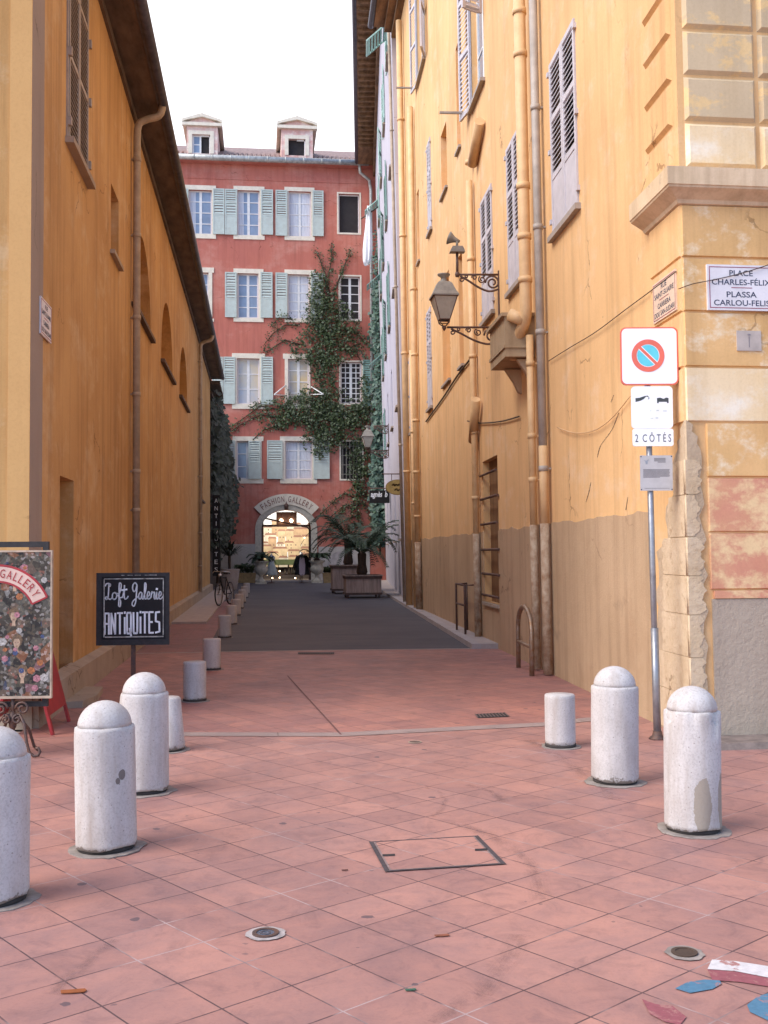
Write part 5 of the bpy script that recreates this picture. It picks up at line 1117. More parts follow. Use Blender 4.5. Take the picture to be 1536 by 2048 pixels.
# ------------------------------------------------------------------ no parking sign
ps = G(1315, 1478); fs = fr_dir(ps, 180+7)
t = thing('parking_sign', 'no parking sign on a grey post with white panels, one reading 2 CÔTÉS', 'sign', tuple(ps))
lean = -.011
def sx_(v): return lean*v
ptop = fs.px(1300, 760)[1]
obj('pole', MB().tube([fs.p(0, .0, 0), fs.p(sx_(ptop)-.006, ptop, 0)], .026, 14), M['poletin'], t)
sv = fs.px(1312, 1256)[1]; obj('pole_sleeve', MB().tube([fs.p(0, 0, 0), fs.p(sx_(sv), sv, 0)], .033, 14), M['poletin'], t)
obj('pole_foot', MB().lathe([(.075, 0), (.07, .012), (.045, .03), (.036, .07)], tuple(ps), 18), M['iron'], t)
def rrp(u0, u1, v0, v1, r, n=6):
    out = []
    for cu_, cv_, a in ((u1-r, v1-r, 0), (u0+r, v1-r, 90), (u0+r, v0+r, 180), (u1-r, v0+r, 270)):
        for k in range(n+1): an = R_(a+90*k/n); out.append((cu_+r*math.cos(an), cv_+r*math.sin(an)))
    return out
def plate(x0, y0, x1, y1, w=.04):
    a, b_ = fs.px(x0, y0, w), fs.px(x1, y1, w); return a[0], b_[0], b_[1], a[1]
a, e, c, d_ = plate(1240, 655, 1357, 770)
pl = obj('no_parking_plate', MB().prism(fs, rrp(a, e, c, d_, .05), .03, .045), M['signred'], t)
obj('plate_face', MB().prism(fs, rrp(a+.012, e-.012, c+.012, d_-.012, .042), .045, .047), M['signwhite'], pl)
mu, mv, R0 = (a+e)/2-.012, (c+d_)/2+.004, (e-a)*.285
obj('ring', MB().ring(fs, mu, mv, R0*.70, R0, .047, .0495, 40), M['signred'], pl)
obj('blue_disc', MB().disc(fs, mu, mv, R0*.66, R0*.66, .0482, 40), M['signblue'], pl)
sl_ = MB(); cc = math.sqrt(.5)
for (h, w_, nm, mt) in ((.135, .049, 'slash_edge', 'signwhite'), (.088, .0498, 'slash', 'signred')):
    hh = R0*h*1.0; ln = R0*.70; obj(nm, MB().poly([fs.p(mu+(x*cc+y_*cc)*1, mv+(-x*cc+y_*cc), w_) for x, y_ in ((-ln, -hh), (ln, -hh), (ln, hh), (-ln, hh))]), M[mt], pl)
a, e, c, d_ = plate(1262, 773, 1346, 857)
pl = obj('tow_plate', MB().prism(fs, rrp(a, e, c, d_, .035), .03, .045), M['signwhite'], t)
W_ = e-a; ic = MB(); pt = lambda *P: [fs.p(a+W_*x, c+(d_-c)*y_, .0462) for x, y_ in P]
ic.poly(pt((.10, .72), (.10, .63), (.22, .66), (.30, .70), (.36, .76), (.42, .74), (.40, .68), (.44, .72), (.40, .78), (.32, .77), (.20, .73))); ic.poly(pt((.62, .72), (.62, .60), (.66, .60), (.66, .63), (.86, .63), (.86, .60), (.90, .60), (.90, .72), (.84, .73), (.78, .70), (.70, .73)))
obj('tow_symbol', ic, simple('sign_charcoal', (.06, .07, .07), .6), pl)
obj('faded_writing', MB().text(fs, 'HORS 7H-9H', a+W_*.64, c+(d_-c)*.36, W_*.4, .018, .0462) if False else MB().box(fs, a+W_*.45, a+W_*.48, c+.15, c+.158, .045, .0462).box(fs, a+W_*.60, a+W_*.66, c+.152, c+.16, .045, .0462).box(fs, a+W_*.76, a+W_*.85, c+.148, c+.156, .045, .0462).box(fs, a+W_*.46, a+W_*.52, c+.085, c+.092, .045, .0462).box(fs, a+W_*.58, a+W_*.64, c+.088, c+.095, .045, .0462), simple('faint_ink', (.66, .70, .64), .6), pl)
a, e, c, d_ = plate(1265, 858, 1347, 892)
pl = obj('text_plate', MB().prism(fs, rrp(a, e, c, d_, .018), .03, .045), M['signwhite'], t)
obj('lettering', MB().text(fs, '2  C Ô T É S', (a+e)/2, c+(d_-c)*.24, (e-a)*.88, (d_-c)*.56, .0462), M['ink'], pl)
a, e, c, d_ = plate(1280, 911, 1346, 981)
pl = obj('info_panel', MB().box(fs, a, e, c, d_, .03, .04), simple('brushed_plaque', (.50, .47, .45), .4, .1, 9), t)
b = MB()
for k in range(9): v = c+(d_-c)*(.37+.028*k); b.box(fs, a+.025, e-.02-(.09 if k == 0 else random.uniform(0, .01)), v, v+.0045, .04, .0408)
for k in range(4): v = c+(d_-c)*(.80+.035*k); b.box(fs, a+.12+(.03 if k == 0 else 0), e-.06, v, v+.006, .04, .0408)
b.box(fs, a+.035, e-.03, c+.018, c+.021, .04, .0408); obj('small_print', b, simple('grey_ink', (.20, .18, .18), .6), pl)
obj('emblem', MB().poly([fs.p(a+.03+x*.05, d_-.075+y_*.05, .041) for x, y_ in ((0, .7), (.5, .6), (1, .9), (.7, .5), (.65, 0), (.35, 0), (.3, .45))]), M['poletin'], pl)
for x in (a+.008, e-.008):
    for v in (c+.01, d_-.01): obj('screw', MB().disc(fs, x, v, .006, .006, .0412, 8), M['ink'], pl)
# ------------------------------------------------------------------ street name plaques
a, c = FF.px(1415, 620, .035); e, d_ = FF.px(1416, 529, .035)
t = thing('street_plaque', 'white marble plaque reading PLACE CHARLES-FÉLIX, PLASSA CARLOU-FELIS on the corner front', 'plaque', tuple(FF.p(a, c)))
x0, x1 = a, a+.60; z0, z1 = c, d_; obj('slab', MB().box(FF, x0, x1, z0, z1, .015, .045), M['marble'], t)
b = MB(); i = .018
for args in ((x0+i, x0+i+.006, z0+i, z1-i), (x1-i-.006, x1-i, z0+i, z1-i), (x0+i+.006, x1-i-.006, z0+i, z0+i+.006), (x0+i+.006, x1-i-.006, z1-i-.006, z1-i)): b.box(FF, *args, .045, .047)
b.box(FF, x0+.215, x0+.40, (z0+z1)/2-.004, (z0+z1)/2+.002, .045, .0468); obj('border_line', b, M['maroon'], t)
H = z1-z0; mx = (x0+x1)/2+.005
b = MB()
for s_, w_, yv in (('PLACE', .21, .755), ('CHARLES-FÉLIX', .53, .555), ('PLASSA', .27, .285), ('CARLOU-FELIS', .50, .10)): b.text(FF, s_, mx, z0+H*yv, w_, .050 if s_ != 'CHARLES-FÉLIX' else .062, .0463, thick=.012)
obj('lettering', b, M['inkblue'], t)
def plaque_on(fr, px4, label, lines, m, w=.03):
    A = [fr.px(*z, w) for z in px4]; x0, x1 = (A[0][0]+A[3][0])/2, (A[1][0]+A[2][0])/2; z0, z1 = (A[3][1]+A[2][1])/2, (A[0][1]+A[1][1])/2; fl = x0 > x1
    lo, hi = min(x0, x1), max(x0, x1); o = fr.p(lo, z0); t = thing('street_plaque', label, 'plaque', tuple(o))
    obj('slab', MB().box(fr, lo, hi, z0, z1, .014, w), m, t); b = MB(); i = .016
    for args in ((lo+i, lo+i+.006, z0+i, z1-i), (hi-i-.006, hi-i, z0+i, z1-i), (lo+i+.006, hi-i-.006, z0+i, z0+i+.006), (lo+i+.006, hi-i-.006, z1-i-.006, z1-i)): b.box(fr, *args, w, w+.002)
    H = z1-z0; W_ = hi-lo; b.box(fr, lo+W_*.3, hi-W_*.3, z0+H*.5, z0+H*.515, w, w+.002); obj('border_line', b, M['maroon'], t)
    ft = Fr(fr.p(hi, 0), fr.u*-1, fr.v, fr.n) if fl else Fr(fr.p(lo, 0), fr.u, fr.v, fr.n); b = MB()
    for s_, wf, yv in lines: b.text(ft, s_, W_/2, z0+H*yv, W_*wf, H*.13, w+.0015, thick=.012)
    obj('lettering', b, M['inkblue'], t)
plaque_on(FR, ((1305, 575), (1350, 533), (1353, 620), (1307, 648)), 'cream plaque reading RUE SAINT-SUAIRE on the alley side of the right corner', (('RUE', .24, .76), ('SAINT-SUAIRE', .84, .57), ('CARRIERA', .56, .30), ('DOU SAN-SUDARI', .86, .10)), M['marble_warm'])
plaque_on(FL, ((82, 592), (103, 615), (103, 692), (82, 662)), 'marble street plaque on the wall of the ochre building near its corner', (('RUE', .24, .76), ('SAINT-SUAIRE', .84, .57), ('CARRIERA', .56, .30), ('DOU SAN-SUDARI', .86, .10)), M['marble'])
a, d_ = FF.px(1473, 661, .03); e, c = FF.px(1523, 702, .03); t = thing('house_plaque', 'small blank grey stone plaque under the marble street plaque', 'plaque', tuple(FF.p(a, c)))
obj('slab', MB().box(FF, a, e, c, d_, .015, .032), simple('grey_plaque', (.50, .42, .36), .6, .15, 7), t); m_ = (a+e)/2
obj('emblem', MB().box(FF, m_-.004, m_+.004, c+.03, d_-.05, .032, .034).disc(FF, m_, d_-.035, .016, .008, .0345, 10), simple('grey_mark', (.26, .23, .24), .7), t)
# ------------------------------------------------------------------ street lanterns on scrolled brackets
def lantern(uw, z0, reach, scale, label, siren, up, FR=FR):
    f = Fr(FR.p(uw, z0, 0), FR.n, (0, 0, 1), FR.u*-1)      # u out from the wall, n towards the square
    t = thing('wall_lantern', label, 'street lamp', tuple(f.p(0, 0)), 'wall lanterns'); s_ = scale; br = MB(); H = 1.15*s_
    br.box(f, .0, .035*s_, -.28*s_, H, -.02, .02)
    for yb_, top in ((0, 0), (H-.08*s_, 1)):
        L = reach if not top else reach*.80
        br.tube([f.p(.02, yb_, 0), f.p(L, yb_, 0)], .022*s_, 8)
        br.tube(smooth_([f.p(.03, yb_-.30*s_, 0), f.p(L*.25, yb_-.34*s_, 0), f.p(L*.5, yb_-.26*s_, 0), f.p(L*.75, yb_-.12*s_, 0), f.p(L*.93, yb_-.03*s_, 0)]), .022*s_, 7)
        br.tube(spiral(f, L*.17, yb_-.165*s_, .15*s_, 0, 1.7, 1), .02*s_, 7); br.tube(spiral(f, L*.42, yb_-.10*s_, .075*s_, 1, 1.4, -1), .015*s_, 6); br.tube(spiral(f, L*.60, yb_-.06*s_, .055*s_, 0, 1.3, 1), .015*s_, 6); br.tube(spiral(f, L*.78, yb_-.035*s_, .04*s_, 2, 1.2, -1), .014*s_, 6)
        br.tube(spiral(f, L*.90, yb_-.1*s_, .055*s_, 1.5, 1.2, 1), .015*s_, 6)
    obj('bracket', br, M['iron'], t)
    c = f.p(reach+.06*s_, 0, 0); cr = MB(); cr.lathe([(.01, -.07*s_), (.03*s_, -.04*s_), (.05*s_, 0), (.03*s_, .03*s_)], c, 10)
    b0, b1, zb, zt = .10*s_, .235*s_, .15*s_, .60*s_
    def cor(r, z, k): a = math.pi/4+k*math.pi/2; return c+V((r*1.414*math.cos(a), r*1.414*math.sin(a), z))
    for k in range(4):
        cr.tube([cor(.02*s_, .02*s_, k), cor(b0*.9, .09*s_, k), cor(b0, zb, k), cor(b1, zt, k)], .011*s_, 6)
        cr.tube([cor(b0, zb, k), cor(b0, zb, k+1)], .012*s_, 6); cr.tube([cor(b1, zt, k), cor(b1, zt, k+1)], .016*s_, 6); cr.tube([cor(b0*.9, .10*s_, k), cor(b0*.9, .10*s_, k+1)], .009*s_, 6)
    obj('cage', cr, M['iron'], t)
    gb_ = MB()
    for k in range(4): gb_.poly([cor(b0, zb, k), cor(b0, zb, k+1), cor(b1, zt, k+1), cor(b1, zt, k)])
    obj('glass', gb_, M['lampglass'], t)
    tp = MB()
    lv = [(b1*1.12, zt), (b1*1.12, zt+.03*s_), (b1*.93, zt+.10*s_), (b1*.62, zt+.27*s_), (b1*.45, zt+.31*s_)]
    for (r1, h1), (r2, h2) in zip(lv, lv[1:]):
        for k in range(4): tp.poly([cor(r1, h1, k), cor(r1, h1, k+1), cor(r2, h2, k+1), cor(r2, h2, k)])
    tp.poly([cor(lv[0][0], zt, k) for k in range(4)])
    tp.lathe([(b1*.5, zt+.30*s_), (.075*s_, zt+.33*s_), (.055*s_, zt+.40*s_), (.125*s_, zt+.45*s_), (.13*s_, zt+.475*s_), (.01, zt+.50*s_)], c, 16); obj('hood', tp, M['lampmetal'], t)
    if siren:
        L = reach*.80; e = f.p(L, H-.08*s_, 0); b = MB(); b.tube([e, e+V((0, 0, .36))], .022, 8); b.lathe([(.03, -.04), (.04, 0), (.03, .04)], e, 8); obj('upright', b, M['iron'], t)
        f2 = Fr(e+V((0, 0, .36)), f.u*.72, f.v*.72, f.n*.72); b = MB(); b.prism(f2, [(-.17, 0), (.17, 0), (.15, .06), (.11, .13), (-.11, .13), (-.15, .06)], -.10, .10); obj('flood_box', b, M['lampmetal'], t)
        b = MB(); b.tube([f2.p(0, .12), f2.p(0, .26)], .02, 8); ax = f.u*.8+V((0, 0, .35))-f.n*.2; ax.normalize(); c0 = f2.p(-.06, .25); b.tube([c0, c0+ax*.05, c0+ax*.1, c0+ax*.15, c0+ax*.19], [.022, .034, .05, .08, .11], 16); obj('loudspeaker', b, M['lampmetal'], t)
    return t
def smooth_(P):
    out = []; Q = [P[0]]+P+[P[-1]]
    for i in range(1, len(Q)-2):
        for k in range(4):
            tt = k/4; a, b_, c, d2 = Q[i-1:i+3]; out.append((b_*2+(c-a)*tt+(a*2-b_*5+c*4-d2)*tt*tt+(b_*3-a-c*3+d2)*tt**3)*.5)
    return out+[P[-1]]
ul = ru(1000, 640); zl = rv(1000, 655); dl = FR.p(ul, zl).y
lantern(ul, zl, 118/FPX*dl*.93, dl*100/FPX/.98, 'large wall lantern on scrolled iron bracket with a horn loudspeaker above it', True, 1)
uf, zf = FG.px(778, 905); zf += .1; dl = FG.p(uf, zf).y
lantern(uf, zf, 50/FPX*dl*.8, dl*42/FPX/.9, 'smaller far wall lantern in front of the ivy column', False, 0, FG)
# hanging signs
dd = 34.5; fh = Fr((0, dd, 0), (1, 0, 0), (0, 0, 1), (0, -1, 0))
A, B = fh.px(771, 973), fh.px(820, 973); Tt, Bb = fh.px(795, 959)[1], fh.px(795, 990)[1]; mu, mv = (A[0]+B[0])/2, (Tt+Bb)/2
t = thing('oval_sign', 'gold oval hanging sign with faded script on an iron rod above the alley', 'sign', tuple(fh.p(mu, mv)))
ro = (B[0]-A[0])/2; rv_ = (Tt-Bb)/2
obj('board', MB().prism(fh, [(mu+ro*math.cos(6.283*k/32), mv+rv_*math.sin(6.283*k/32)) for k in range(32)], -.03, .03), M['goldboard'], t)
b = MB(); b.ring(fh, 0, 0, .96, 1.0, None, 0, 32)
for v in b.v: v.x = mu+v.x*ro; v.z = mv+v.z*rv_; v.y = dd-.034
stroke(b, fh, smooth([(-.5, .2), (-.35, .5), (-.3, .1), (-.15, .4), (0, .2), (.12, .45), (.25, .15), (.45, .4)]), mu, mv+.02, rv_*.7, .02, .033, ro*.95); stroke(b, fh, smooth([(-.3, -.3), (-.1, 0), (0, -.4), (.15, -.1), (.35, -.35), (.5, -.1)]), mu, mv-.05, rv_*.7, .018, .033, ro*.9)
obj('faded_script', b, simple('brown_script', (.24, .14, .05), .7), t)
b = MB(); rw = FR.p(ru(825, 950), 0).x
b.tube([fh.p(A[0]-.1, Tt+.18), fh.p(rw+.5, Tt+.18)], .02, 6); b.tube([fh.p(mu-.2, Tt-.02), fh.p(mu-.2, Tt+.18)], .012, 6); b.tube([fh.p(mu+.2, Tt-.02), fh.p(mu+.2, Tt+.18)], .012, 6); b.tube([fh.p(B[0]+.05, Tt+.18), fh.p(rw+.4, Tt-.2)], .016, 6); obj('rod', b, M['iron'], t)
dd = 49; fh = Fr((0, dd, 0), (1, 0, 0), (0, 0, 1), (0, -1, 0)); A, B = fh.px(739, 981), fh.px(779, 1006)
t = thing('shop_sign', 'black hanging shop sign with small white lettering agnès b on the right', 'sign', tuple(fh.p(A[0], B[1])))
obj('board', MB().box(fh, A[0], B[0], B[1], A[1], -.1, .1), M['black'], t); b = MB(); b.text(fh, 'agnès  b', (A[0]+B[0])/2-.03, (A[1]+B[1])/2-.1, (B[0]-A[0])*.84, .34, .105, shear=.2, thick=.03); obj('lettering', b, M['signwhite'], t)
obj('arm', MB().tube([fh.p(A[0], A[1]+.1), fh.p(B[0]+.8, A[1]+.1)], .025, 6).tube([fh.p(A[0]+.15, A[1]+.1), fh.p(A[0]+.15, A[1])], .015, 6).tube([fh.p(B[0]-.15, A[1]+.1), fh.p(B[0]-.15, A[1])], .015, 6), M['iron'], t)
dd = 47.6; fh = Fr((0, dd, 0), (1, 0, 0), (0, 0, 1), (0, -1, 0)); A, B = fh.px(425, 990), fh.px(440, 1152)
t = thing('vertical_sign', 'narrow dark vertical sign reading ANTIQUITES in white at the left behind the bicycle', 'sign', tuple(fh.p(A[0], B[1])))
obj('board', MB().box(fh, A[0], B[0], B[1], A[1], -.04, .04), M['black'], t); b = MB(); hh = (A[1]-B[1])/10.6
for i, c in enumerate('ANTIQUITES'): b.text(fh, c, (A[0]+B[0])/2, A[1]-hh*(i+1.02), hh*(.42 if c != 'I' else .08), hh*.55, .044)
obj('lettering', b, M['signwhite'], t)
obj('bracket', MB().box(fh, A[0]-.4, A[0], B[1]+.6, B[1]+.64, -.02, .02).box(fh, A[0]-.4, A[0], A[1]-.5, A[1]-.46, -.02, .02), M['iron'], t)
# ------------------------------------------------------------------ planters, palms, urns, pots
def frond(lf, st, base, az, L, rise, droop, n=26, wl_=.32):
    P = []; h = V((math.cos(az), math.sin(az), 0))
    for k in range(13):
        s_ = k/12; P.append(base+h*(L*s_*(1-.12*s_))+V((0, 0, rise*math.sin(s_*1.5)*L-droop*L*s_*s_)))
    st.tube(P, [.02-.014*k/12 for k in range(13)], 5)
    for k in range(n):
        s_ = .12+.88*k/n; i = min(11, int(s_*12)); f_ = s_*12-i; p = P[i]+(P[i+1]-P[i])*f_; tg = (P[i+1]-P[i]).normalized(); sd_ = tg.cross(V((0, 0, 1))).normalized(); ll = wl_*math.sin(min(1, s_*1.1+.12)*math.pi*.86+.15)+.06
        for g_ in (-1, 1):
            e = p+(sd_*g_*.8+tg*.55+V((0, 0, -.22+.2*random.random()))).normalized()*ll; m_ = (p+e)*.5+V((0, 0, .03)); wd_ = tg*.016
            lf.poly([p-wd_, m_-wd_*1.4, e, m_+wd_*1.4, p+wd_])
def palm(name, label, x, y, z, trunk_h, nf, L, seed, group=None, rise=.62):
    random.seed(seed); t = thing(name, label, 'palm', (x, y, z), group); tr = MB(); tr.lathe([(.16, 0), (.19, .1), (.15, trunk_h*.6), (.17, trunk_h), (.05, trunk_h+.12)], (x, y, z), 12, lambda i, a: (.02*math.sin(a*6+i*2), 0))
    obj('trunk', tr, M['stem'], t); lf = MB(); st = MB()
    for k in range(nf): frond(lf, st, V((x, y, z+trunk_h)), 6.283*k/nf*2.6+random.uniform(-.3, .3), L*random.uniform(.75, 1.1), rise*random.uniform(.5, 1.5), random.uniform(.35, .8))
    obj('fronds', lf, M['palm'], t); obj('frond_stems', st, M['palm'], t); return t
def planter(label, x0, x1, y0, d_, h):
    fr_ = Fr((x0, y0, 0), (1, 0, 0), (0, 0, 1), (0, -1, 0)); w_ = x1-x0; t = thing('wooden_planter', label, 'planter', ((x0+x1)/2, y0+d_/2, 0), 'square wooden planters')
    obj('box', MB().box(fr_, .03, w_-.03, .12, h-.08, -d_+.03, -.03), M['wood'], t)
    b = MB()
    for z0, z1 in ((.12, .2), (h-.14, h-.04)): b.box(fr_, 0, w_, z0, z1, -d_, 0)
    obj('rail', b, M['wooddark'], t)
    b = MB(); b.box(fr_, -.03, w_+.03, h-.04, h, -d_-.03, .03); obj('rim', b, M['wood'], t)
    for x in (.06, w_-.14):
        for w0 in (-.14, -d_+.06): obj('foot', MB().box(fr_, x, x+.08, .09, .12, w0, w0+.08).tube([fr_.p(x+.04, .045, w0+.02), fr_.p(x+.04, .045, w0+.06)], .045, 12), M['wooddark'], t)
    obj('soil', MB().box(fr_, .06, w_-.06, h-.06, h+.004, -d_+.06, -.06), M['stem'], t)
A, B = G(691, 1197), G(767, 1197); hA = 1.6-(1150-1107)/FPX*A.y
planter('large square wooden planter on the right of the asphalt, nearest of the pair', A.x, B.x, A.y, B.x-A.x, hA)
palm('potted_palm', 'large dark palm with arching fronds in the nearest wooden planter', (A.x+B.x)/2, A.y+.7, hA, .75, 26, 2.1, 5, 'palms in the wooden planters')
yb0 = A.y+4.5; A2, B2 = G(664, 1184), G(735, 1184); x0 = ray(664, 1150); k_ = yb0/x0.y; xx0 = x0.x*k_
planter('square wooden planter half hidden behind the nearest one', xx0, xx0+1.25, yb0, 1.25, 1.15)
palm('potted_palm', 'palm rising from the rear wooden planter beside the shop arch', xx0+.7, yb0+.6, 1.15, .9, 22, 2.3, 8, 'palms in the wooden planters')
def urn(px, py, label):
    p = G(px, py); x, y = p.x, p.y; t = thing('stone_urn', label, 'urn', (x, y, 0), 'stone urns beside the arch')
    obj('foot', MB().box(XY, x-.30, x+.30, y-.3, y+.3, 0, .1), M['urn'], t)
    obj('bowl', MB().lathe([(.27, .1), (.25, .16), (.14, .26), (.10, .40), (.13, .47), (.30, .58), (.37, .72), (.38, .82), (.31, .95), (.30, 1.08), (.42, 1.16), (.46, 1.20), (.45, 1.24), (.36, 1.23)], (x, y, 0), 28), M['urn'], t); return x, y
x, y = urn(522, 1168, 'pale stone urn at the left of the shop arch'); palm('urn_palm', 'small palm growing from the left stone urn', x, y, 1.2, .1, 12, .95, 31)
x, y = urn(634, 1166, 'pale stone urn at the right of the shop arch'); palm('urn_palm', 'small palm growing from the right stone urn', x, y, 1.2, .1, 14, 1.05, 32)
def trough(px0, px1, py, label, plabel, sd_, hp):
    A, B = G(px0, py), G(px1, py); fr_ = Fr((A.x, A.y, 0), (1, 0, 0), (0, 0, 1), (0, -1, 0)); w_ = B.x-A.x; t = thing('flower_trough', label, 'trough', (A.x+w_/2, A.y, 0))
    obj('body', MB().prism(fr_, [(.06, 0), (w_-.06, 0), (w_, .5), (0, .5)], -.5, 0), M['terracotta'], t); obj('rim', MB().box(fr_, -.03, w_+.03, .5, .56, -.53, .03), M['terracotta'], t)
    random.seed(sd_); pt = thing('trough_plants', plabel, 'plant', (A.x+w_/2, A.y+.25, .56)); lf = MB(); leafcloud(lf, [(V((A.x+random.uniform(.05, w_-.05), A.y+random.uniform(.05, .45), .6+random.random()*hp)), 1) for _ in range(160)], .12, 3, V((0, -.5, .8)), .05); obj('foliage', lf, M['ivy'], pt)
    obj('stem', MB().tube([(A.x+w_*.5, A.y+.25, .5), (A.x+w_*.52, A.y+.25, .6+hp*.8)], .015, 5), M['stem'], pt)
trough(468, 512, 1166, 'long yellow clay trough left of the left urn', 'low leafy plants filling the trough left of the urn', 41, .4)
trough(646, 676, 1166, 'short yellow clay trough between the right urn and the planters', 'low leafy plants in the trough right of the urn', 42, .22)
p = G(459, 1181); t = thing('tall_pot', 'tall pale stone pot standing behind the bicycle at the left', 'pot', (p.x, p.y, 0)); obj('pot', MB().lathe([(.30, 0), (.33, .1), (.43, .7), (.45, .9), (.48, .95), (.40, .96)], (p.x, p.y, 0), 22), M['concrete'], t)
t = thing('spiky_plant', 'dark spiky plant growing from the tall pale pot at the left', 'plant', (p.x, p.y, .96)); lf = MB(); random.seed(51)
for k in range(70):
    a, e = random.uniform(0, 6.28), random.uniform(.2, 1.25); L = random.uniform(.8, 1.4); b0_ = V((p.x, p.y, 1.5)); d1 = V((math.cos(a)*math.cos(e), math.sin(a)*math.cos(e), math.sin(e))); sd_ = d1.cross(V((0, 0, 1))).normalized()*.035; m_ = b0_+d1*L*.55; en = b0_+d1*L+V((0, 0, -.35*L)); lf.poly([b0_-sd_*.5, m_-sd_, en, m_+sd_, b0_+sd_*.5])
obj('leaves', lf, M['ivydark'], t); obj('stem', MB().tube([(p.x, p.y, .9), (p.x, p.y, 1.55)], .06, 8), M['stem'], t)
p = G(668, 1158); t = thing('round_shield', 'large pale round disc leaning on the red wall between urn and planters', 'ornament', (p.x, YF-.3, 0)); fr_ = Fr((p.x, YF-.25, 0), (1, 0, 0), V((0, -.12, 1)).normalized() if False else V((0, .1, 1)).normalized(), V((0, -1, .1)).normalized())
obj('disc', MB().prism(fr_, [(.78*math.cos(6.283*k/36), .98+.78*math.sin(6.283*k/36)) for k in range(36)], -.05, .03), simple('pale_disc', (.46, .42, .41), .8, .3, 3), t); obj('support', MB().box(fr_, -.1, .1, 0, .3, -.06, .0), M['concrete'], t)
# ------------------------------------------------------------------ bicycle leaning by the left wall
p = G(430, 1216); bx_, by_ = p.x, p.y
t = thing('bicycle', 'black bicycle parked by the left wall near the dark ivy', 'bicycle', (bx_, by_, 0))
fbk = Fr((bx_, by_, .055), V((.30, 1, 0)).normalized(), (0, 0, 1), V((1, -.30, 0)).normalized())
def wheel(u):
    w_ = obj('wheel', MB().ring(fbk, u, .34, .305, .32, -.012, .012, 32), M['steel'], t); n = 32; tb = MB(); tb.tube([fbk.p(u+.335*math.cos(6.283*k/n), .34+.335*math.sin(6.283*k/n)) for k in range(n+1)], .02, 8); obj('tyre', tb, M['tyre'], w_)
    s_ = MB()
    for k in range(14): a = 6.283*k/14; s_.tube([fbk.p(u, .34, .02*(-1)**k), fbk.p(u+.31*math.cos(a), .34+.31*math.sin(a))], .0025, 4)
    s_.tube([fbk.p(u, .34, -.05), fbk.p(u, .34, .05)], .022, 8); obj('spokes', s_, M['steel'], w_)
wheel(.34); wheel(1.40)
b = MB(); P = lambda u, v, w_=0: fbk.p(u, v, w_)
for a, c in ((P(.34, .34), P(.52, .88)), (P(.50, .80), P(.85, .32)), (P(.51, .84), P(1.05, .82)), (P(1.05, .86), P(.85, .32)), (P(.85, .32), P(1.4, .34, .05)), (P(1.05, .80), P(1.4, .34, .05))): b.tube([a, c], .016, 8)
obj('frame', b, M['black'], t); obj('handlebar', MB().tube([P(.62, .98, -.29), P(.55, 1.03, -.22), P(.52, 1.02, 0), P(.55, 1.03, .22), P(.62, .98, .29)], .013, 8).tube([P(.52, .86), P(.52, 1.02)], .013, 8), M['steel'], t)
obj('saddle', MB().prism(Fr(P(1.1, .93), fbk.n, fbk.v, fbk.u), [(-.08, 0), (.08, 0), (.06, .05), (-.06, .05)], -.12, .14), M['tyre'], t)
obj('headlight', MB().lathe([(.005, -.04), (.04, -.03), (.045, .03), (.01, .04)], P(.46, .92), 12), M['signwhite'], t)
obj('pedal', MB().box(fbk, .82, .90, .18, .2, .06, .15).box(fbk, .82, .9, .46, .48, -.15, -.06).tube([P(.86, .19, .06), P(.85, .33, .05)], .01, 6).tube([P(.86, .47, -.06), P(.85, .33, -.05)], .01, 6), M['iron'], t)
# ------------------------------------------------------------------ hoops, covers, lights in the ground
H1, H2 = G(1037, 1335), G(1064, 1352); d = (H2-H1); L = d.length; d.normalize(); t = thing('cycle_hoop', 'rusty bent steel hoop with one crossbar near the right wall', 'hoop', tuple(H1+(H2-H1)*.5))
fr_ = Fr(H1, d, (0, 0, 1), V((0, 0, 1)).cross(d)*-1); hh = 1.6-(1216-1107)/FPX*H1.y+.02; r = L/2
P = [fr_.p(0, 0), fr_.p(0, hh-r*.6)]+[fr_.p(r-r*math.cos(math.pi*k/12), hh-r*.6+r*.6*math.sin(math.pi*k/12)) for k in range(1, 12)]+[fr_.p(L, hh-r*.6), fr_.p(L, 0)]
obj('tube', MB().tube(P, .033, 12), M['rust'], t); obj('crossbar', MB().tube([fr_.p(0, hh*.42), fr_.p(L, hh*.42)], .024, 10), M['rust'], t)
u = ru(953, 1275); t = thing('pipe_guard', 'small rusty iron guard frame round the pipe foot below the barred window', 'guard', tuple(FR.p(u, 0))); b = MB()
zz = 1.0
for uu, w_ in ((u-.2, .32), (u+.9, .32)): b.tube([FR.p(uu, .05, .03), FR.p(uu, zz, .03)], .02, 6)
for uu in (u-.2, u+.9): b.tube([FR.p(uu, 0.05, .24), FR.p(uu, zz, .24), FR.p(uu, zz, .02)], .022, 6)
b.tube([FR.p(u-.2, zz, .24), FR.p(u+.9, zz, .24)], .022, 6); b.tube([FR.p(u-.2, zz*.62, .24), FR.p(u+.9, zz*.62, .24)], .02, 6); obj('frame', b, M['iron'], t)
M4 = [G(*z_) for z_ in ((741, 1685), (953, 1673), (1009, 1730), (774, 1745))]
t = thing('manhole_cover', 'rectangular tiled manhole cover with metal edges set into the paving', 'manhole cover', tuple((M4[0]+M4[2])*.5)); cen = sum(M4, V((0, 0, 0)))/4
ins = [c+(cen-c)*.035 for c in M4]
obj('cover', MB().poly([(v.x, v.y, .0045) for v in ins]), M['tile'], t)
b = MB(); bs = MB()
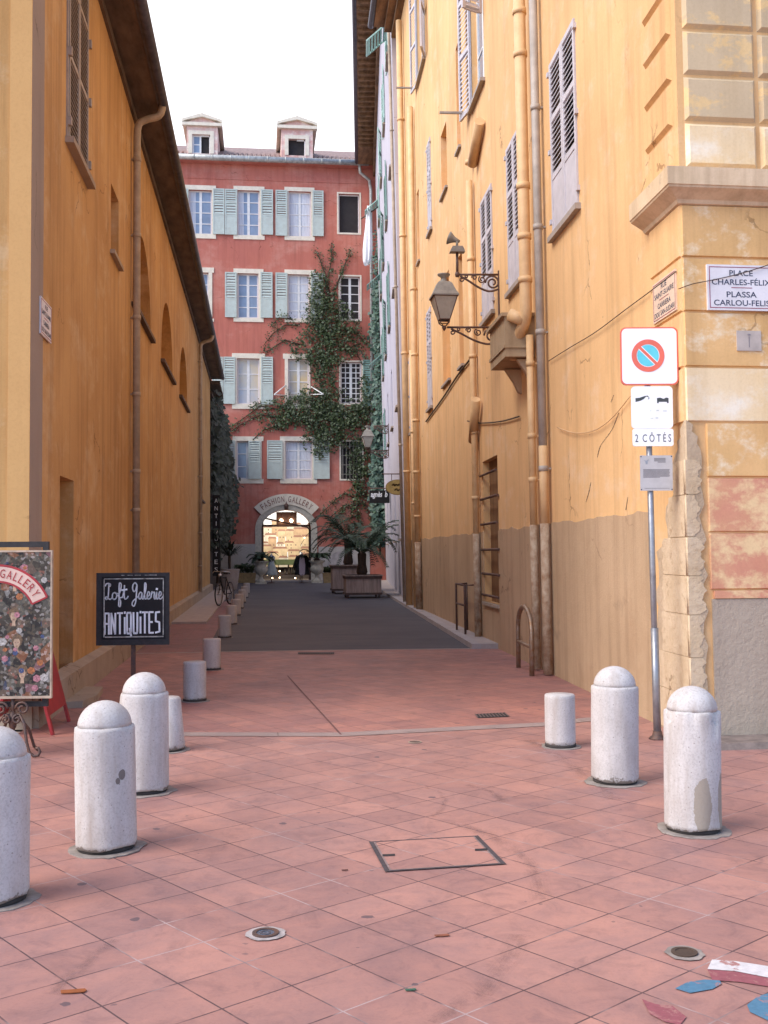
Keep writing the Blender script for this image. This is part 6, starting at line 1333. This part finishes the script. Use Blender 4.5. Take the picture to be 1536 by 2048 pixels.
for i in range(4):
    j = (i+1) % 4; o1, o2, i1, i2 = M4[i], M4[j], M4[i]+(cen-M4[i])*.05, M4[j]+(cen-M4[j])*.05
    if i in (1, 3): o1, o2 = o1+(o1-cen)*.03, o2+(o2-cen)*.03
    b.poly([(o1.x, o1.y, .0055), (o2.x, o2.y, .0055), (i2.x, i2.y, .0055), (i1.x, i1.y, .0055)])
    k1, k2 = M4[i]+(cen-M4[i])*.055, M4[j]+(cen-M4[j])*.055; l1, l2 = M4[i]+(cen-M4[i])*.08, M4[j]+(cen-M4[j])*.08
    if i != 0: bs.poly([(k1.x, k1.y, .0062), (k2.x, k2.y, .0062), (l2.x, l2.y, .0062), (l1.x, l1.y, .0062)])
obj('joint', b, simple('dark_joint_metal', (.075, .06, .065), .7, .3, 30), t); obj('metal_edge', bs, simple('worn_steel_edge', (.34, .28, .27), .5, .3, 20, .4), t)
b = MB()
for (x0, y0_, x1) in ((765, 1713, 790), (950, 1702, 975)): b.poly(gp([(x0, y0_-2), (x1, y0_-3), (x1, y0_+1), (x0, y0_+2)], .0068))
obj('lifting_slot', b, M['dark'], t)
for (px, py, lab, k) in ((531, 1869, 'round glass floor light set into the paving at the lower left', 0), (1369, 1908, 'round brown metal floor cap set into the paving above the painted marks', 1)):
    p = G(px, py); t = thing('floor_light', lab, 'floor light', tuple(p)); fr_ = Fr(p, (1, 0, 0), (0, 1, 0), (0, 0, 1)); R0 = .078 if k == 0 else .072
    b = MB(); n = 26; b.poly([fr_.p((R0+.012*random.random())*math.cos(6.283*i/n), (R0+.012*random.random())*math.sin(6.283*i/n), .005) for i in range(n)]); obj('mortar_ring', b, PADM if k else simple('pale_mortar', (.48, .42, .39), .9, .3, 20), t)
    obj('rim', MB().ring(fr_, 0, 0, R0*.5, R0*.72, .005, .011, 28), M['iron'] if k == 0 else M['stem'], t); obj('lens', MB().disc(fr_, 0, 0, R0*.52, R0*.52, .008, 24), simple('floor_lens', (.12, .15, .20), .1, .4, 60, .3) if k == 0 else M['stem'], t)
    if k == 0: obj('inner_ring', MB().ring(fr_, 0, 0, R0*.2, R0*.3, .008, .0095, 20), M['gutter'], t)
def grate(quad, n, label, axis):
    Q = [G(*z_) for z_ in quad]; cen = sum(Q, V((0, 0, 0)))/4; t = thing('drain_grate', label, 'drain', tuple(cen)); obj('pit', MB().poly([(v.x, v.y, .0045) for v in Q]), M['dark'], t); b = MB()
    for k in range(n+1):
        s_ = k/n; a = Q[0]+(Q[1]-Q[0])*s_; c = Q[3]+(Q[2]-Q[3])*s_; dx = (Q[1]-Q[0])*(.22/n); b.poly([(a.x-dx.x, a.y-dx.y, .009), (a.x+dx.x, a.y+dx.y, .009), (c.x+dx.x, c.y+dx.y, .009), (c.x-dx.x, c.y-dx.y, .009)])
    obj('bars', b, simple('grate_metal', (.17, .12, .115), .6, .3, 20, .3), t)
grate(((950, 1429), (1008, 1426), (1018, 1434), (956, 1437)), 9, 'small barred drain grate in the apron near the right wall', 0)
grate(((597, 1305), (668, 1305), (668, 1309), (596, 1309)), 20, 'thin drain slot along the edge of the asphalt', 0)
p = G(830, 1485); t = thing('valve_cap', 'small dark oval valve cap in the paving just below the stone band', 'cap', tuple(p)); fr_ = Fr(p, (1, 0, 0), (0, 1, 0), (0, 0, 1)); obj('cap', MB().disc(fr_, 0, 0, .052, .05, .005, 18), M['iron'], t); obj('rim', MB().ring(fr_, 0, 0, .048, .058, .003, .007, 18), M['plinth'], t)
# loose scraps on the paving and the flat slab by the ochre plinth
for (px, py, c, s_, lab) in ((148, 1985, (.32, .09, .02), .045, 'brown fallen leaf lying on the tiles at the lower left'), (822, 1982, (.05, .13, .08), .02, 'small green scrap lying on the tiles at the bottom'), (690, 1742, (.12, .04, .03), .016, 'tiny reddish twig lying left of the manhole cover'), (885, 1873, (.30, .10, .05), .03, 'flat russet scrap lying below the manhole cover')):
    p = G(px, py); pts = [(p.x+s_*(1+.4*math.sin(k*2.3))*math.cos(k*.9), p.y+s_*.5*(1+.4*math.cos(k*1.7))*math.sin(k*.9), .006+.004*(k % 2)) for k in range(7)]
    tag(obj('leaf_scrap', MB().prism(XY, [(a, b_) for a, b_, _ in pts], .004, .007), simple('scrap_%d' % px, c, .8)), lab, 'scrap')
P4 = [G(*z_) for z_ in ((150, 1405), (205, 1385), (212, 1392), (160, 1418))]
tag(obj('stone_step', MB().prism(XY, [(-2.1, 11.6), (-1.86, 11.65), (-1.78, 12.1), (-1.83, 12.9), (-2.1, 12.95)], 0, .07), M['plinth']), 'low worn stone step against the ochre plinth below the slit recess', 'step')
# ------------------------------------------------------------------ cables and washing on the right walls
def cable(pts, r, label, m='iron'):
    P = [FR.p(*FR.px(x, y_, .03), .03) for x, y_ in pts]; o = obj('cable', MB().tube(smooth_(P), r, 6), M[m]); tag(o, label, 'cable')
cable([(1352, 543), (1300, 583), (1250, 620), (1190, 665), (1140, 695), (1097, 722)], .005, 'brown cable sagging along the yellow wall from the corner plaque to the pipes', 'stem')
cable([(1262, 790), (1225, 835), (1190, 860), (1150, 866), (1115, 855)], .006, 'thin cable looping low on the yellow wall left of the no parking sign', 'ypipe')
cable([(943, 715), (915, 751), (885, 797), (852, 843)], .02, 'thick dark cable run under the niche sills on the yellow wall', 'stem')
cable([(1038, 833), (1000, 843), (960, 846), (935, 842)], .012, 'brown cable crossing the yellow wall above the barred window', 'stem')
A = [FF.p(*FF.px(x, y_, .06), .06) for x, y_ in ((1357, 578), (1385, 568), (1415, 562), (1470, 550), (1536, 530), (1600, 505))]; tag(obj('cable', MB().tube(smooth_(A), .004, 5), M['stem']), 'thin cable crossing the face of the marble street plaque', 'cable')
# crack in the plaster
random.seed(61); b = MB()
for (pts) in ([(1238, 825), (1225, 858), (1208, 882), (1200, 895), (1195, 915)], [(1228, 790), (1222, 805)], [(1182, 965), (1178, 985), (1172, 1005)], [(1252, 1020), (1256, 995)]):
    P = [FR.p(*FR.px(x, y_), .002) for x, y_ in smooth(pts, 4)]
    for a, c in zip(P, P[1:]): w_ = random.uniform(.006, .018); b.poly([a-FR.u*w_, c-FR.u*w_*.7, c+FR.u*w_*.7+V((0, 0, .006)), a+FR.u*w_])
obj('plaster_crack', b, M['stem'], yb)
dd = FG.p(21.6, 0).y
fh = Fr((0, dd, 0), (1, 0, 0), (0, 0, 1), (0, -1, 0))
pts = [(733, 420), (737, 412), (741, 430), (747, 470), (744, 490), (741, 500), (739, 528), (731, 527), (729, 505), (731, 470)]
t = thing('hanging_cloth', 'white cloth hung out to dry from a rod on the lilac house', 'laundry', tuple(fh.p(*fh.px(735, 415)))); cx0, cz0 = fh.px(738, 412); _, cz1 = fh.px(738, 528); hh = cz0-cz1
b = MB().lathe([(.05, 0), (.10, -.1*hh), (.14, -.3*hh), (.19, -.55*hh), (.21, -.75*hh), (.17, -.93*hh), (.10, -hh)][::-1], fh.p(cx0, cz0), 28, lambda k, a: (.045*math.sin(a*5+k*.35)+.02*math.sin(a*9), .10*math.sin(a*2) if k == 0 else 0))
for v in b.v: v.x += -.12*max(0, (cz0-v.z)/hh)
obj('cloth', b, M['cloth'], t); r0 = fh.px(722, 438); r1 = fh.px(762, 398); obj('rod', MB().tube([fh.p(r0[0], r0[1]), fh.p(FG.p(21.6, 0).x+.1, r1[1])], .035, 6), M['iron'], t)
